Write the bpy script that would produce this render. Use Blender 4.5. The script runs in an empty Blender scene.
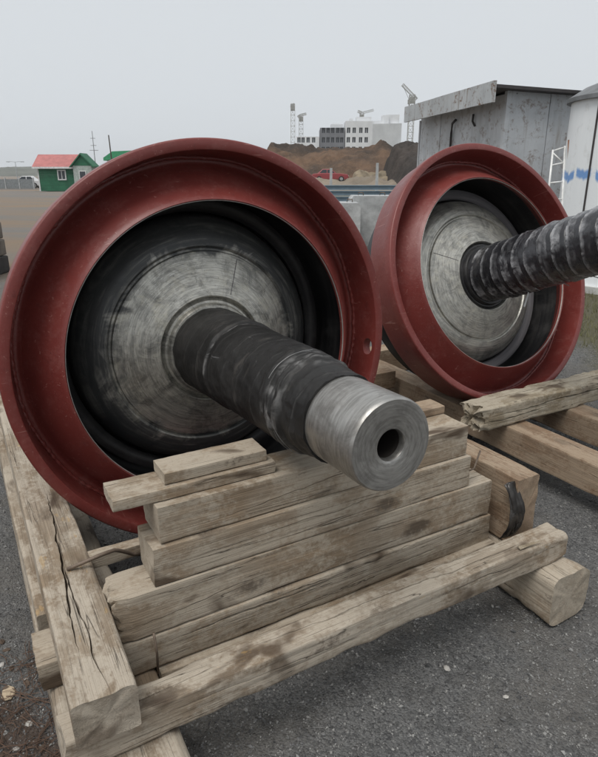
import bpy, math, random
import numpy as np
from mathutils import Matrix, Vector, Euler

random.seed(7); rng = np.random.default_rng(11)
scene = bpy.context.scene
COL = scene.collection
R_ = math.radians

# ------------------------------------------------------------------ camera
F_PX, PITCH, CAM_H = 600.0, math.atan(203.5/600.0), 1.5
cam_d = bpy.data.cameras.new('camera'); cam = bpy.data.objects.new('camera', cam_d); COL.objects.link(cam)
cam_d.sensor_fit = 'HORIZONTAL'; cam_d.sensor_width = 36.0; cam_d.lens = 36.0*F_PX/598.0
cam_d.clip_start = 0.05; cam_d.clip_end = 8000
cam.location = (0, 0, CAM_H); cam.rotation_euler = (math.pi/2 - PITCH, 0, 0)
scene.camera = cam

# ------------------------------------------------------------------ world: overcast
SUN_EL, SUN_AZ = 64.0, 215.0            # degrees; azimuth clockwise from +Y
world = bpy.data.worlds.new('World'); scene.world = world; world.use_nodes = True
wn = world.node_tree; wn.nodes.clear()
w_out = wn.nodes.new('ShaderNodeOutputWorld'); w_bg = wn.nodes.new('ShaderNodeBackground')
w_sky = wn.nodes.new('ShaderNodeTexSky'); w_sky.sky_type = 'NISHITA'; w_sky.sun_disc = False
w_sky.sun_elevation = R_(SUN_EL); w_sky.sun_rotation = R_(SUN_AZ)
w_sky.dust_density = 6.0; w_sky.air_density = 1.0
w_hsv = wn.nodes.new('ShaderNodeHueSaturation'); w_hsv.inputs['Saturation'].default_value = 0.12
w_mix = wn.nodes.new('ShaderNodeMix'); w_mix.data_type = 'RGBA'; w_mix.inputs[0].default_value = 0.93
w_mix.inputs[7].default_value = (4.95, 5.22, 5.48, 1)            # even cloud deck
wn.links.new(w_sky.outputs[0], w_hsv.inputs['Color']); wn.links.new(w_hsv.outputs[0], w_mix.inputs[6])
wn.links.new(w_mix.outputs[2], w_bg.inputs[0]); w_bg.inputs[1].default_value = 0.1
wn.links.new(w_bg.outputs[0], w_out.inputs[0])

sun_d = bpy.data.lights.new('sun', 'SUN'); sun = bpy.data.objects.new('sun', sun_d); COL.objects.link(sun)
sun_d.energy = 1.5; sun_d.angle = R_(35); sun_d.color = (1.0, 0.97, 0.93)
sd = Vector((math.sin(R_(SUN_AZ))*math.cos(R_(SUN_EL)), math.cos(R_(SUN_AZ))*math.cos(R_(SUN_EL)), math.sin(R_(SUN_EL))))
sun.rotation_euler = sd.to_track_quat('Z', 'Y').to_euler(); sun.location = (0, 0, 30)
scene.view_settings.view_transform = 'Standard'; scene.view_settings.look = 'None'
scene.view_settings.exposure = 0.52; scene.view_settings.gamma = 1.0

# ------------------------------------------------------------------ helpers
def tag(o, label, cat, group=None):
    o['label'] = label; o['category'] = cat
    if group: o['group'] = group
    return o

def mobj(name, verts, faces, m, parent=None, smooth=False, kind=None):
    me = bpy.data.meshes.new(name)
    if isinstance(verts, np.ndarray): verts = verts.tolist()
    if isinstance(faces, np.ndarray): faces = faces.tolist()
    me.from_pydata(verts, [], faces); me.validate(); me.update()
    if m: me.materials.append(m)
    if smooth: me.polygons.foreach_set('use_smooth', [True]*len(me.polygons))
    o = bpy.data.objects.new(name, me); COL.objects.link(o)
    if parent: o.parent = parent
    if kind: o['kind'] = kind
    return o

def empty(name, loc=(0, 0, 0), rz=0.0):
    o = bpy.data.objects.new(name, None); COL.objects.link(o); o.empty_display_size = 0.1
    o.location = loc; o.rotation_euler = (0, 0, rz); return o

class MB:
    """collects boxes, tubes, prisms into one mesh"""
    def __init__(s): s.v = []; s.f = []
    def add(s, v, f):
        n = len(s.v); s.v += [tuple(p) for p in v]; s.f += [tuple(i+n for i in q) for q in f]; return s
    def box(s, x0, x1, y0, y1, z0, z1):
        v = [(x, y, z) for z in (z0, z1) for y in (y0, y1) for x in (x0, x1)]
        return s.add(v, [(0, 2, 3, 1), (4, 5, 7, 6), (0, 1, 5, 4), (2, 6, 7, 3), (0, 4, 6, 2), (1, 3, 7, 5)])
    def bar(s, a, b, w, h=None, up=(0, 0, 1)):
        h = h or w; a = Vector(a); b = Vector(b); d = (b-a).normalized(); up = Vector(up)
        if abs(d.dot(up)) > .95: up = Vector((1, 0, 0))
        x = d.cross(up).normalized()*(w/2); y = x.cross(d).normalized()*(h/2)
        v = [p+i*x+j*y for p in (a, b) for (i, j) in ((-1, -1), (1, -1), (1, 1), (-1, 1))]
        return s.add(v, [(3, 2, 1, 0), (4, 5, 6, 7), (0, 1, 5, 4), (1, 2, 6, 5), (2, 3, 7, 6), (3, 0, 4, 7)])
    def tube(s, pts, r, n=8):
        pts = [Vector(p) for p in pts]; rr = r if isinstance(r, (list, tuple)) else [r]*len(pts); v = []; f = []
        for i, p in enumerate(pts):
            d = (pts[min(i+1, len(pts)-1)]-pts[max(i-1, 0)]).normalized()
            up = Vector((0, 0, 1)) if abs(d.z) < .9 else Vector((1, 0, 0))
            x = d.cross(up).normalized(); y = x.cross(d)
            v += [p+rr[i]*(math.cos(t)*x+math.sin(t)*y) for t in [2*math.pi*k/n for k in range(n)]]
        for i in range(len(pts)-1):
            for k in range(n):
                a, b = i*n+k, i*n+(k+1) % n; f.append((a, b, b+n, a+n))
        f.append(tuple(range(n-1, -1, -1))); m = (len(pts)-1)*n; f.append(tuple(range(m, m+n)))
        return s.add(v, f)
    def prism(s, poly, y0, y1):            # poly in (x,z), extruded along y
        n = len(poly); v = [(x, y0, z) for x, z in poly]+[(x, y1, z) for x, z in poly]
        f = [tuple(range(n)), tuple(range(2*n-1, n-1, -1))]+[(i, i+n, (i+1) % n+n, (i+1) % n) for i in range(n)]
        return s.add(v, f)
    def build(s, name, m, parent=None, smooth=False): return mobj(name, s.v, s.f, m, parent, smooth)

def hsh(ix, iy, iz, seed):
    h = (ix.astype(np.int64)*374761393+iy.astype(np.int64)*668265263+iz.astype(np.int64)*2147483647+seed*1274126177) & 0xffffffff
    h = ((h ^ (h >> 13))*1274126177) & 0xffffffff
    return ((h ^ (h >> 16)) & 0xffff)/65535.0
def vnoise(x, y, z, seed=0):
    x, y, z = np.broadcast_arrays(np.asarray(x, float), np.asarray(y, float), np.asarray(z, float))
    ix, iy, iz = np.floor(x), np.floor(y), np.floor(z); fx, fy, fz = x-ix, y-iy, z-iz
    fx, fy, fz = [t*t*(3-2*t) for t in (fx, fy, fz)]; r = 0
    for a in (0, 1):
        for b in (0, 1):
            for c in (0, 1):
                r = r+hsh(ix+a, iy+b, iz+c, seed)*(fx if a else 1-fx)*(fy if b else 1-fy)*(fz if c else 1-fz)
    return r*2-1
def fbm(x, y, z, seed=0, o=3):
    return sum(vnoise(x*2**k, y*2**k, z*2**k, seed+k)*.5**k for k in range(o))

# ------------------------------------------------------------------ materials
class NT:
    def __init__(s, name):
        s.m = bpy.data.materials.new(name); s.m.use_nodes = True; s.t = s.m.node_tree; s.n = s.t.nodes; s.l = s.t.links
        s.p = s.n['Principled BSDF']; s.tc = s.n.new('ShaderNodeTexCoord'); s.out = s.n['Material Output']
    def set(s, node, i, v):
        if hasattr(v, 'is_linked') or isinstance(v, bpy.types.NodeSocket): s.l.new(v, node.inputs[i])
        elif v is not None: node.inputs[i].default_value = v
    def math(s, op, a, b=None, c=None, clamp=False):
        n = s.n.new('ShaderNodeMath'); n.operation = op; n.use_clamp = clamp
        for i, v in enumerate((a, b, c)):
            if v is not None: s.set(n, i, v)
        return n.outputs[0]
    def vmath(s, op, a, b=None):
        n = s.n.new('ShaderNodeVectorMath'); n.operation = op; s.set(n, 0, a)
        if b is not None: s.set(n, 1, b)
        return n.outputs['Value'] if op in ('LENGTH', 'DOT_PRODUCT') else n.outputs[0]
    def noise(s, vec, scale, detail=4, rough=.55, dist=0):
        n = s.n.new('ShaderNodeTexNoise'); s.set(n, 'Vector', vec); n.inputs['Scale'].default_value = scale
        n.inputs['Detail'].default_value = detail; n.inputs['Roughness'].default_value = rough; n.inputs['Distortion'].default_value = dist
        return n.outputs[0]
    def vor(s, vec, scale, feat='F1', out=0):
        n = s.n.new('ShaderNodeTexVoronoi'); n.feature = feat; s.set(n, 'Vector', vec); n.inputs['Scale'].default_value = scale
        return n.outputs[out]
    def ramp(s, fac, stops, interp='LINEAR'):
        n = s.n.new('ShaderNodeValToRGB'); s.set(n, 0, fac); r = n.color_ramp; r.interpolation = interp
        while len(r.elements) < len(stops): r.elements.new(.5)
        for e, (p, c) in zip(r.elements, stops):
            e.position = p; e.color = (c, c, c, 1) if isinstance(c, (int, float)) else (*c, 1)
        return n.outputs[0]
    def mix(s, f, a, b, mode='MIX'):
        n = s.n.new('ShaderNodeMix'); n.data_type = 'RGBA'; n.blend_type = mode; s.set(n, 0, f)
        for i, v in ((6, a), (7, b)):
            s.set(n, i, (*v, 1) if isinstance(v, tuple) and len(v) == 3 else v)
        return n.outputs[2]
    def sep(s, v):
        n = s.n.new('ShaderNodeSeparateXYZ'); s.set(n, 0, v); return n.outputs
    def comb(s, x, y, z):
        n = s.n.new('ShaderNodeCombineXYZ')
        for i, v in enumerate((x, y, z)): s.set(n, i, v)
        return n.outputs[0]
    def scale(s, v, sc): return s.vmath('MULTIPLY', v, sc)
    def bump(s, h, strength=.3, dist=.002, prev=None):
        n = s.n.new('ShaderNodeBump'); s.set(n, 'Height', h); n.inputs['Strength'].default_value = strength; n.inputs['Distance'].default_value = dist
        if prev is not None: s.l.new(prev, n.inputs['Normal'])
        return n.outputs[0]
    def rnd(s): return s.n.new('ShaderNodeObjectInfo').outputs['Random']
    def done(s, col=None, rough=None, metal=None, normal=None, spec=None):
        for k, v in (('Base Color', col), ('Roughness', rough), ('Metallic', metal), ('Normal', normal), ('Specular IOR Level', spec)):
            if v is not None: s.set(s.p, k, (*v, 1) if isinstance(v, tuple) and len(v) == 3 else v)
        return s.m

def simple(name, col, rough=.7, metal=0, var=.25, sc=8.0, bump=.15, bd=.003):
    t = NT(name); n = t.noise(t.tc.outputs['Object'], sc, 6, .6); n2 = t.noise(t.tc.outputs['Object'], sc*6, 4, .6)
    a = tuple(c*(1-var) for c in col); b = tuple(min(1, c*(1+var)) for c in col)
    c = t.mix(t.ramp(n, [(.3, 0.), (.7, 1.)]), a, b)
    return t.done(c, rough, metal, t.bump(n2, bump, bd))

def wood_mat(name, tan, grey, dust, stain=.6, yellow=0.0):
    t = NT(name); r = t.rnd()
    off = t.comb(t.math('MULTIPLY', r, 37.0), t.math('MULTIPLY', r, 91.0), t.math('MULTIPLY', r, 53.0))
    P = t.vmath('ADD', t.tc.outputs['Object'], off)
    warp = t.noise(t.scale(P, (1.2, 6, 6)), 1.0, 2)
    g1 = t.noise(t.scale(P, (1.6, 38, 38)), 1.0, 5, .62, .6)
    g2 = t.noise(t.scale(P, (5, 170, 170)), 1.0, 4, .6)
    big = t.noise(P, 3.2, 5, .62); med = t.noise(t.scale(P, (5, 9, 9)), 1.0, 5, .65, .4); fine = t.noise(P, 60, 5, .7)
    c = t.mix(t.ramp(g1, [(.32, 0.), (.68, 1.)]), tuple(x*.62 for x in tan), tan)
    c = t.mix(t.ramp(big, [(.40, 0.), (.60, 1.)]), c, grey)
    c = t.mix(t.math('MULTIPLY', t.ramp(g2, [(.45, 0.), (.62, 1.)]), .45), c, tuple(x*.55 for x in tan))
    dm = t.ramp(t.math('ADD', t.math('MULTIPLY', med, .7), t.math('MULTIPLY', fine, .3)), [(.455, 0.), (.545, 1.)])
    c = t.mix(t.math('MULTIPLY', dm, .75), c, dust)
    g3 = t.noise(t.scale(P, (4, 420, 420)), 1.0, 3, .6, .3); c = t.mix(t.math('MULTIPLY', t.ramp(g3, [(.50, 0.), (.64, 1.)]), .27), c, tuple(x*.42 for x in tan))
    sl = t.noise(t.scale(P, (2.2, 75, 75)), 1.0, 4, .6, .5); c = t.mix(t.math('MULTIPLY', t.ramp(sl, [(.58, 0.), (.66, 1.)]), .3), c, tuple(x*.45 for x in tan))
    # wet / dirty blotches
    st = t.noise(t.vmath('ADD', t.scale(P, (3.2, 6.5, 6.5)), (11., 5., 3.)), 1.0, 3, .55, .5)
    sm = t.ramp(st, [(.60, 0.), (.68, 1.)])
    sm = t.math('MULTIPLY', sm, stain); c = t.mix(sm, c, (.085, .058, .038))
    spk = t.ramp(t.noise(P, 170, 3, .6), [(.60, 0.), (.72, 1.)]); c = t.mix(t.math('MULTIPLY', spk, .35), c, tuple(x*.35 for x in tan))
    kn = t.vor(t.vmath('ADD', t.scale(P, (3.2, 7.5, 7.5)), t.scale(t.comb(med, fine, med), (.5, .5, .5))), 1.0); km = t.ramp(kn, [(.13, 1.), (.24, 0.)]); c = t.mix(t.math('MULTIPLY', km, stain*.8), c, (.075, .055, .04))
    # thin drying checks along the grain
    ck = t.noise(t.scale(P, (.75, 30, 30)), 1.0, 2, .5, .3)
    ckm = t.math('SUBTRACT', 1.0, t.ramp(t.math('ABSOLUTE', t.math('SUBTRACT', ck, .5)), [(.0, 0.), (.006, 1.)]))
    ckm = t.math('MULTIPLY', ckm, t.ramp(big, [(.45, 0.), (.55, 1.)]))
    c = t.mix(t.math('MULTIPLY', ckm, .8), c, (.03, .022, .015))
    # end grain
    nx = t.math('ABSOLUTE', t.sep(t.tc.outputs['Normal'])[0]); em = t.ramp(nx, [(.65, 0.), (.85, 1.)])
    O = t.sep(t.tc.outputs['Object'])
    yy = t.math('ADD', O[1], t.math('MULTIPLY', t.math('SUBTRACT', r, .5), .08)); zz = t.math('ADD', O[2], .02)
    rad = t.math('SQRT', t.math('ADD', t.math('MULTIPLY', yy, yy), t.math('MULTIPLY', zz, zz)))
    rad = t.math('ADD', rad, t.math('MULTIPLY', t.noise(P, 20, 4), .05))
    ring = t.math('ADD', t.math('MULTIPLY', t.math('SINE', t.math('MULTIPLY', rad, 900.0)), .5), .5)
    ec = t.mix(ring, tuple(x*.80 for x in grey), tuple(x*.93 for x in grey))
    ec = t.mix(t.math('MULTIPLY', dm, .5), ec, dust); ec = t.mix(t.math('MULTIPLY', sm, .7), ec, (.11, .08, .055))
    c = t.mix(em, c, ec)
    if yellow:
        ye = t.ramp(t.noise(t.vmath('ADD', t.scale(P, (9, 18, 18)), (3., 9., 2.)), 1.0, 4, .6), [(.66, 0.), (.70, 1.)])
        c = t.mix(t.math('MULTIPLY', ye, yellow), c, (.50, .31, .10))
    h = t.math('ADD', t.math('MULTIPLY', g1, .6), t.math('MULTIPLY', g2, .4)); h = t.math('SUBTRACT', h, t.math('MULTIPLY', ckm, .8))
    h = t.math('ADD', h, t.math('MULTIPLY', g3, -.35)); nrm = t.bump(h, .7, .005); nrm = t.bump(fine, .4, .0025, nrm)
    rough = t.math('SUBTRACT', .88, t.math('MULTIPLY', sm, .25))
    return t.done(c, rough, 0, nrm, .3)

WOOD_GREY = wood_mat('weathered_wood', (.285, .215, .147), (.345, .292, .228), (.46, .405, .33), .85, .3)
WOOD_STACK = wood_mat('stack_wood', (.315, .235, .158), (.37, .31, .238), (.445, .388, .31), .95)
WOOD_BROWN = wood_mat('fresh_brown_wood', (.27, .18, .115), (.31, .225, .155), (.36, .28, .20), .55)
WOOD_ROTTEN = wood_mat('rotten_wood', (.30, .24, .16), (.36, .31, .235), (.44, .39, .31), .85)

def red_paint():
    t = NT('red_oxide_paint'); P = t.tc.outputs['Object']
    n = t.noise(P, 2.5, 5, .55); f = t.noise(P, 70, 5, .65); d = t.noise(P, 11, 7, .72, .3); r2 = t.noise(P, 26, 6, .7)
    c = t.mix(t.ramp(n, [(.3, 0.), (.7, 1.)]), (.145, .028, .024), (.190, .038, .031))
    c = t.mix(t.math('MULTIPLY', t.ramp(t.math('ADD', t.math('MULTIPLY', d, .6), t.math('MULTIPLY', f, .4)), [(.50, 0.), (.62, 1.)]), .28), c, (.26, .11, .095))      # thin dust
    c = t.mix(t.math('MULTIPLY', t.ramp(r2, [(.58, 0.), (.66, 1.)]), .35), c, (.095, .022, .02))
    sp = t.ramp(t.vor(t.vmath('ADD', P, t.scale(t.comb(f, r2, f), (.02, .02, .02))), 45), [(.05, 1.), (.085, 0.)])
    sp = t.math('MULTIPLY', sp, t.ramp(d, [(.50, 0.), (.56, 1.)])); c = t.mix(sp, c, (.055, .03, .026))                # chips
    sc = t.noise(t.scale(P, (70, 70, 5)), 1.0, 2, .5, 1.2); sc2 = t.noise(t.scale(P, (8, 90, 60)), 1.0, 2, .5, .8)
    scm = t.math('MAXIMUM', t.ramp(sc, [(.70, 0.), (.715, 1.)]), t.ramp(sc2, [(.72, 0.), (.735, 1.)])); c = t.mix(t.math('MULTIPLY', scm, .45), c, (.40, .21, .18))
    nrm = t.bump(f, .28, .002); nrm = t.bump(r2, .2, .004, nrm)
    return t.done(c, t.ramp(d, [(.3, .30), (.7, .50)]), 0, nrm, .5)
RED = red_paint()

def radial_vec(t, a, k):
    o = t.sep(t.tc.outputs['Object']); xy = t.comb(o[0], o[1], 0.0); r = t.vmath('LENGTH', xy)
    d = t.vmath('NORMALIZE', xy); e = t.sep(d)
    return t.comb(t.math('MULTIPLY', e[0], a), t.math('MULTIPLY', e[1], a), t.math('ADD', t.math('MULTIPLY', r, k), t.math('MULTIPLY', o[2], k*.7))), r

def hub_metal(name, grease, seed, dirt):
    t = NT(name); P = t.vmath('ADD', t.tc.outputs['Object'], (seed, seed, 0.)); v2, r = radial_vec(t, 5.0, 420); v1, _ = radial_vec(t, 2.2, 120)
    lines = t.noise(v2, 1.0, 4, .65); arcs = t.noise(t.vmath('ADD', v1, (seed, 2., 0.)), 1.0, 5, .6, .5); g = t.noise(P, 5.0, 6, .62, .8); g2 = t.noise(P, 19, 7, .72, .6); vS, _ = radial_vec(t, 3.2, 16); sm = t.noise(t.vmath('ADD', vS, (seed, seed, 1.)), 1.0, 7, .72, 1.0); f = t.noise(P, 90, 5, .7)
    c = t.mix(t.ramp(lines, [(.35, 0.), (.65, 1.)]), (.33, .32, .285), (.60, .58, .525))
    c = t.mix(t.math('MULTIPLY', t.ramp(arcs, [(.48, 0.), (.60, 1.)]), .4), c, (.16, .16, .152))
    c = t.mix(t.math('MULTIPLY', t.ramp(sm, [(.44, 0.), (.66, 1.)]), dirt), c, (.055, .056, .055))              # grease film
    c = t.mix(t.math('MULTIPLY', t.ramp(g2, [(.52, 0.), (.66, 1.)]), .4), c, (.60, .565, .46))                 # dried pale preservative
    c = t.mix(t.math('MULTIPLY', t.ramp(f, [(.62, 0.), (.68, 1.)]), .5), c, (.045, .04, .036))
    scr = t.ramp(t.noise(t.vmath('ADD', v1, (1., seed, 0.)), 3.0, 2, .5, 2.0), [(.68, 0.), (.70, 1.)]); c = t.mix(t.math('MULTIPLY', scr, .6), c, (.66, .65, .62))
    rr = t.math('ADD', r, t.math('MULTIPLY', t.math('SUBTRACT', g, .5), .30)); gm = t.ramp(rr, [(grease, 0.), (min(1, grease+.045), 1.)])
    gm = t.math('MULTIPLY', gm, t.ramp(arcs, [(.3, .75), (.5, 1.)]))
    c = t.mix(t.math('MULTIPLY', gm, .94), c, (.026, .028, .030))
    h = t.math('ADD', t.math('MULTIPLY', lines, .5), t.math('MULTIPLY', sm, .8))
    return t.done(c, t.ramp(g2, [(.3, .30), (.7, .55)]), t.math('SUBTRACT', .75, t.math('MULTIPLY', gm, .65)), t.bump(h, .45, .0018), .5)
HUB_A = hub_metal('machined_hub_steel_greasy', .35, 4.0, .68)
HUB_B = hub_metal('machined_hub_steel', .48, 9.0, .52)

def dark_metal(name, col, rough, streak):
    t = NT(name); v, r = radial_vec(t, 1.2, 45); P = t.tc.outputs['Object']
    a = t.noise(v, 1.0, 4, .6); f = t.noise(P, 40, 5, .7); d = t.noise(P, 7, 5, .65)
    c = t.mix(t.ramp(a, [(.45, 0.), (.7, 1.)]), col, streak); c = t.mix(t.math('MULTIPLY', t.ramp(d, [(.5, 0.), (.75, 1.)]), .35), c, (.11, .105, .10))
    return t.done(c, t.ramp(d, [(.3, rough), (.7, rough+.2)]), 0.0, t.bump(f, .25, .0015), .45)
CAVITY = dark_metal('greased_dark_steel', (.012, .012, .013), .35, (.032, .031, .030))
RINGGREY = dark_metal('dull_grey_primer_steel', (.10, .095, .10), .55, (.16, .15, .155))

def tape_mat(name, base, pale, ro=.33, sp_=.45, edge=(.2, .195, .19)):
    t = NT(name); o = t.sep(t.tc.outputs['Object']); P = t.tc.outputs['Object']
    n = t.noise(t.scale(P, (9, 9, 26)), 1.0, 5, .65, .5); f = t.noise(P, 70, 5, .7); d = t.noise(P, 5, 5, .6)
    c = t.mix(t.ramp(d, [(.35, 0.), (.65, 1.)]), base, tuple(x*2.2 for x in base))
    c = t.mix(t.math('MULTIPLY', t.ramp(n, [(.58, 0.), (.72, 1.)]), .5), c, pale)
    at_ = t.n.new('ShaderNodeAttribute'); at_.attribute_name = 'wrap'; ed = t.math('MULTIPLY', at_.outputs['Fac'], t.ramp(t.noise(P, 22, 5, .7, .5), [(.38, 0.), (.60, 1.)])); c = t.mix(ed, c, edge)
    sc = t.noise(t.scale(P, (40, 40, 14)), 1.0, 2, .5, 1.5); c = t.mix(t.math('MULTIPLY', t.ramp(sc, [(.74, 0.), (.77, 1.)]), .25), c, (.25, .25, .25))
    return t.done(c, t.ramp(n, [(.3, ro), (.7, ro+.2)]), 0, t.bump(t.math('ADD', n, t.math('MULTIPLY', f, .4)), .45, .004), sp_)
TAPE = tape_mat('black_wrapping_tape', (.012, .0115, .011), (.085, .075, .066), .42, .3)
TAPE2 = tape_mat('black_film_wrapping', (.014, .014, .016), (.15, .15, .155), .18, .7, (.40, .40, .41))

def steel_end():
    t = NT('bare_turned_steel'); P = t.tc.outputs['Object']; v, r = radial_vec(t, 2.0, 160)
    b = t.noise(v, 1.0, 4, .6); f = t.noise(P, 90, 5, .7); d = t.noise(P, 13, 6, .65, .4)
    c = t.mix(t.ramp(b, [(.35, 0.), (.65, 1.)]), (.30, .29, .27), (.47, .455, .43)); c = t.mix(t.math('MULTIPLY', t.ramp(d, [(.5, 0.), (.7, 1.)]), .65), c, (.15, .14, .13))
    sp = t.ramp(t.vor(P, 55), [(.05, 1.), (.09, 0.)]); sp = t.math('MULTIPLY', sp, t.ramp(f, [(.5, 0.), (.55, 1.)])); c = t.mix(t.math('MULTIPLY', sp, .5), c, (.12, .11, .10))
    return t.done(c, t.ramp(d, [(.3, .33), (.7, .55)]), .88, t.bump(t.math('ADD', b, t.math('MULTIPLY', f, .5)), .25, .0012), .5)
STEEL = steel_end()
BORE = simple('dark_bore_steel', (.035, .03, .027), .45, .3)
EDGE = simple('bare_cut_edge_steel', (.55, .53, .50), .45, .5, .2, 20)
BAND = simple('rusty_strapping_steel', (.05, .046, .043), .4, .5, .5, 25)
WIRE = simple('rusty_wire', (.16, .12, .09), .6, .3, .3, 30)

def ground_mat():
    t = NT('gravel_ground'); P = t.tc.outputs['Object']; o = t.sep(P)
    d1 = t.noise(P, 1.6, 6, .65, .4); d2 = t.noise(P, 7, 5, .65); gr = t.noise(P, 160, 4, .7); gr2 = t.noise(P, 480, 3, .6)
    vc = t.vor(P, 150, 'F1', 1); vs = t.vor(P, 150)
    cell = t.sep(vc)[0]
    c = t.mix(t.ramp(cell, [(0., 0.), (1., 1.)]), (.07, .07, .071), (.205, .204, .20))
    c = t.mix(t.math('MULTIPLY', t.ramp(gr, [(.4, 0.), (.68, 1.)]), .5), c, (.20, .197, .19))
    c = t.mix(t.math('MULTIPLY', t.ramp(d1, [(.46, 0.), (.58, 1.)]), .55), c, (.155, .143, .128))
    c = t.mix(t.math('MULTIPLY', t.ramp(d2, [(.52, 0.), (.62, 1.)]), .4), c, (.062, .061, .06))
    # brown trodden earth beyond the hardstanding and along its left margin
    jag = t.math('MULTIPLY', t.math('SUBTRACT', d1, .5), 3.0)
    far = t.ramp(t.math('MULTIPLY', t.math('ADD', o[1], t.math('MULTIPLY', jag, 1.5)), .05), [(.32, 0.), (.50, 1.)])
    lot = t.noise(t.scale(P, (.06, .22, 1.)), 1.0, 5, .6)
    earth = t.mix(t.ramp(lot, [(.42, 0.), (.58, 1.)]), (.24, .175, .120), (.175, .168, .16))
    earth = t.mix(t.math('MULTIPLY', t.ramp(gr, [(.45, 0.), (.7, 1.)]), .4), earth, (.27, .23, .18))
    c = t.mix(far, c, earth)
    near_left = t.math('ADD', t.math('MULTIPLY', o[0], -1.0), t.math('MULTIPLY', t.math('SUBTRACT', d2, .5), .35))
    nl = t.ramp(t.math('SUBTRACT', near_left, t.math('MULTIPLY', t.math('SUBTRACT', o[1], 1.28), 1.6)), [(.62, 0.), (.72, 1.)])
    nl = t.math('MULTIPLY', nl, t.ramp(o[0], [(0., 1.), (.05, 0.)]))
    c = t.mix(t.math('MULTIPLY', nl, .8), c, (.082, .055, .040))
    grassy = t.math('MULTIPLY', t.ramp(t.math('MULTIPLY', t.math('ADD', o[0], t.math('MULTIPLY', jag, .25)), .1), [(.235, 0.), (.27, 1.)]), t.ramp(t.math('MULTIPLY', o[1], .1), [(.40, 0.), (.46, 1.)]))
    c = t.mix(t.math('MULTIPLY', grassy, .75), c, (.115, .105, .055))
    h = t.math('ADD', t.math('MULTIPLY', vs, -1.0), t.math('MULTIPLY', gr2, .35))
    nrm = t.bump(h, .9, .008); nrm = t.bump(gr, .7, .008, nrm); nrm = t.bump(d2, .5, .02, nrm)
    return t.done(c, .92, 0, nrm, .25)
GROUND = ground_mat()

def stone_mat():
    t = NT('crushed_stone'); P = t.tc.outputs['Object']
    c = t.ramp(t.sep(t.vor(P, 55, 'F1', 1))[0], [(0., (.06, .06, .061)), (.5, (.15, .149, .147)), (.85, (.235, .23, .22)), (1., (.30, .295, .28))])
    return t.done(c, .9, 0, t.bump(t.noise(P, 300, 4), .4, .002), .25)
STONE = stone_mat()
PALE_STONE = simple('pale_stone', (.40, .38, .35), .9, 0, .25, 60)
EARTH = simple('dug_earth', (.105, .075, .055), .95, 0, .45, .35, .8, .3)
HILL = simple('far_hill_scrub', (.10, .105, .085), .95, 0, .3, .03)

# ------------------------------------------------------------------ ground sheet
def axis(near0, near1, step, far):
    a = list(np.arange(near0, near1, step)); s = step; x = near1
    while x < far: a.append(x); s *= 1.22; x += s
    a.append(far); s = step; x = near0; b = []
    while x > -far: s *= 1.22; x -= s; b.append(max(x, -far))
    return np.array(sorted(set(b))[0:]+a)
gx = axis(-2.0, 4.0, .04, 1500); gy = axis(.2, 6.0, .04, 1500)
X, Y = np.meshgrid(gx, gy); rr = np.hypot(X, Y)
Z = .010*fbm(X*2.2, Y*2.2, 0*X, 3, 3)*np.clip(1.4-rr/12, 0, 1)+np.clip(rr-9, 0, 40)*.004*vnoise(X*.15, Y*.15, 0*X, 5)*np.clip(1.6-rr/90, 0, 1)
GZ = (gx, gy, Z)
nx_, ny_ = len(gx), len(gy); ii = (np.arange(ny_-1)[:, None]*nx_+np.arange(nx_-1)[None, :]).ravel()
mobj('ground', np.stack([X.ravel(), Y.ravel(), Z.ravel()-.006], 1), np.stack([ii, ii+1, ii+1+nx_, ii+nx_], 1), GROUND, smooth=True, kind='structure')

# loose stones on the hardstanding
def stones(name, n, xr, yr, smin, smax, m, power=2.5):
    x = rng.uniform(*xr, n); y = yr[0]+(yr[1]-yr[0])*rng.random(n)**1.5; s = smin+(smax-smin)*rng.random(n)**power
    base = np.array([(1, 0, 0), (-1, 0, 0), (0, 1, 0), (0, -1, 0), (0, 0, 1), (0, 0, -1.)])
    V = base[None]*(1+.45*(rng.random((n, 6, 1))-.5))+.35*(rng.random((n, 6, 3))-.5)
    a = rng.uniform(0, 6.28, n); b = rng.normal(0, .5, n); ca, sa, cb, sb = np.cos(a), np.sin(a), np.cos(b), np.sin(b)
    V = V*np.array([1, .8, .6]); V = np.stack([V[..., 0], V[..., 1]*cb[:, None]-V[..., 2]*sb[:, None], V[..., 1]*sb[:, None]+V[..., 2]*cb[:, None]], -1)
    V = np.stack([V[..., 0]*ca[:, None]-V[..., 1]*sa[:, None], V[..., 0]*sa[:, None]+V[..., 1]*ca[:, None], V[..., 2]], -1)
    gz = .010*fbm(x*2.2, y*2.2, 0*x, 3, 3)*np.clip(1.4-np.hypot(x, y)/12, 0, 1)-.006
    V = V*s[:, None, None]+np.stack([x, y, gz+s*.25], -1)[:, None, :]
    t = np.array([(0, 2, 4), (2, 1, 4), (1, 3, 4), (3, 0, 4), (2, 0, 5), (1, 2, 5), (3, 1, 5), (0, 3, 5)])
    return mobj(name, V.reshape(-1, 3), (t[None]+6*np.arange(n)[:, None, None]).reshape(-1, 3), m, kind='stuff')
tag(stones('gravel', 150000, (-1.6, 3.4), (.9, 5.5), .0016, .0060, STONE), 'loose dark grey crushed stone covering the yard floor', 'gravel')

tag(stones('coarse_gravel', 5200, (-1.6, 3.6), (.9, 5.5), .004, .0125, STONE, 3.0), 'scattered coarser grey stones on the yard floor', 'gravel')

# ------------------------------------------------------------------ local frame of the cradle (u: along shaft towards the viewer, v: to the right)
R = .75
AZ = R_(29.5); WC = np.array([-.386, 2.859])*.75
U = np.array([math.sin(AZ), -math.cos(AZ)]); V_ = np.array([math.cos(AZ), math.sin(AZ)])
def Lw(u, v, z): p = WC+u*U+v*V_; return Vector((p[0], p[1], z))

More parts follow.
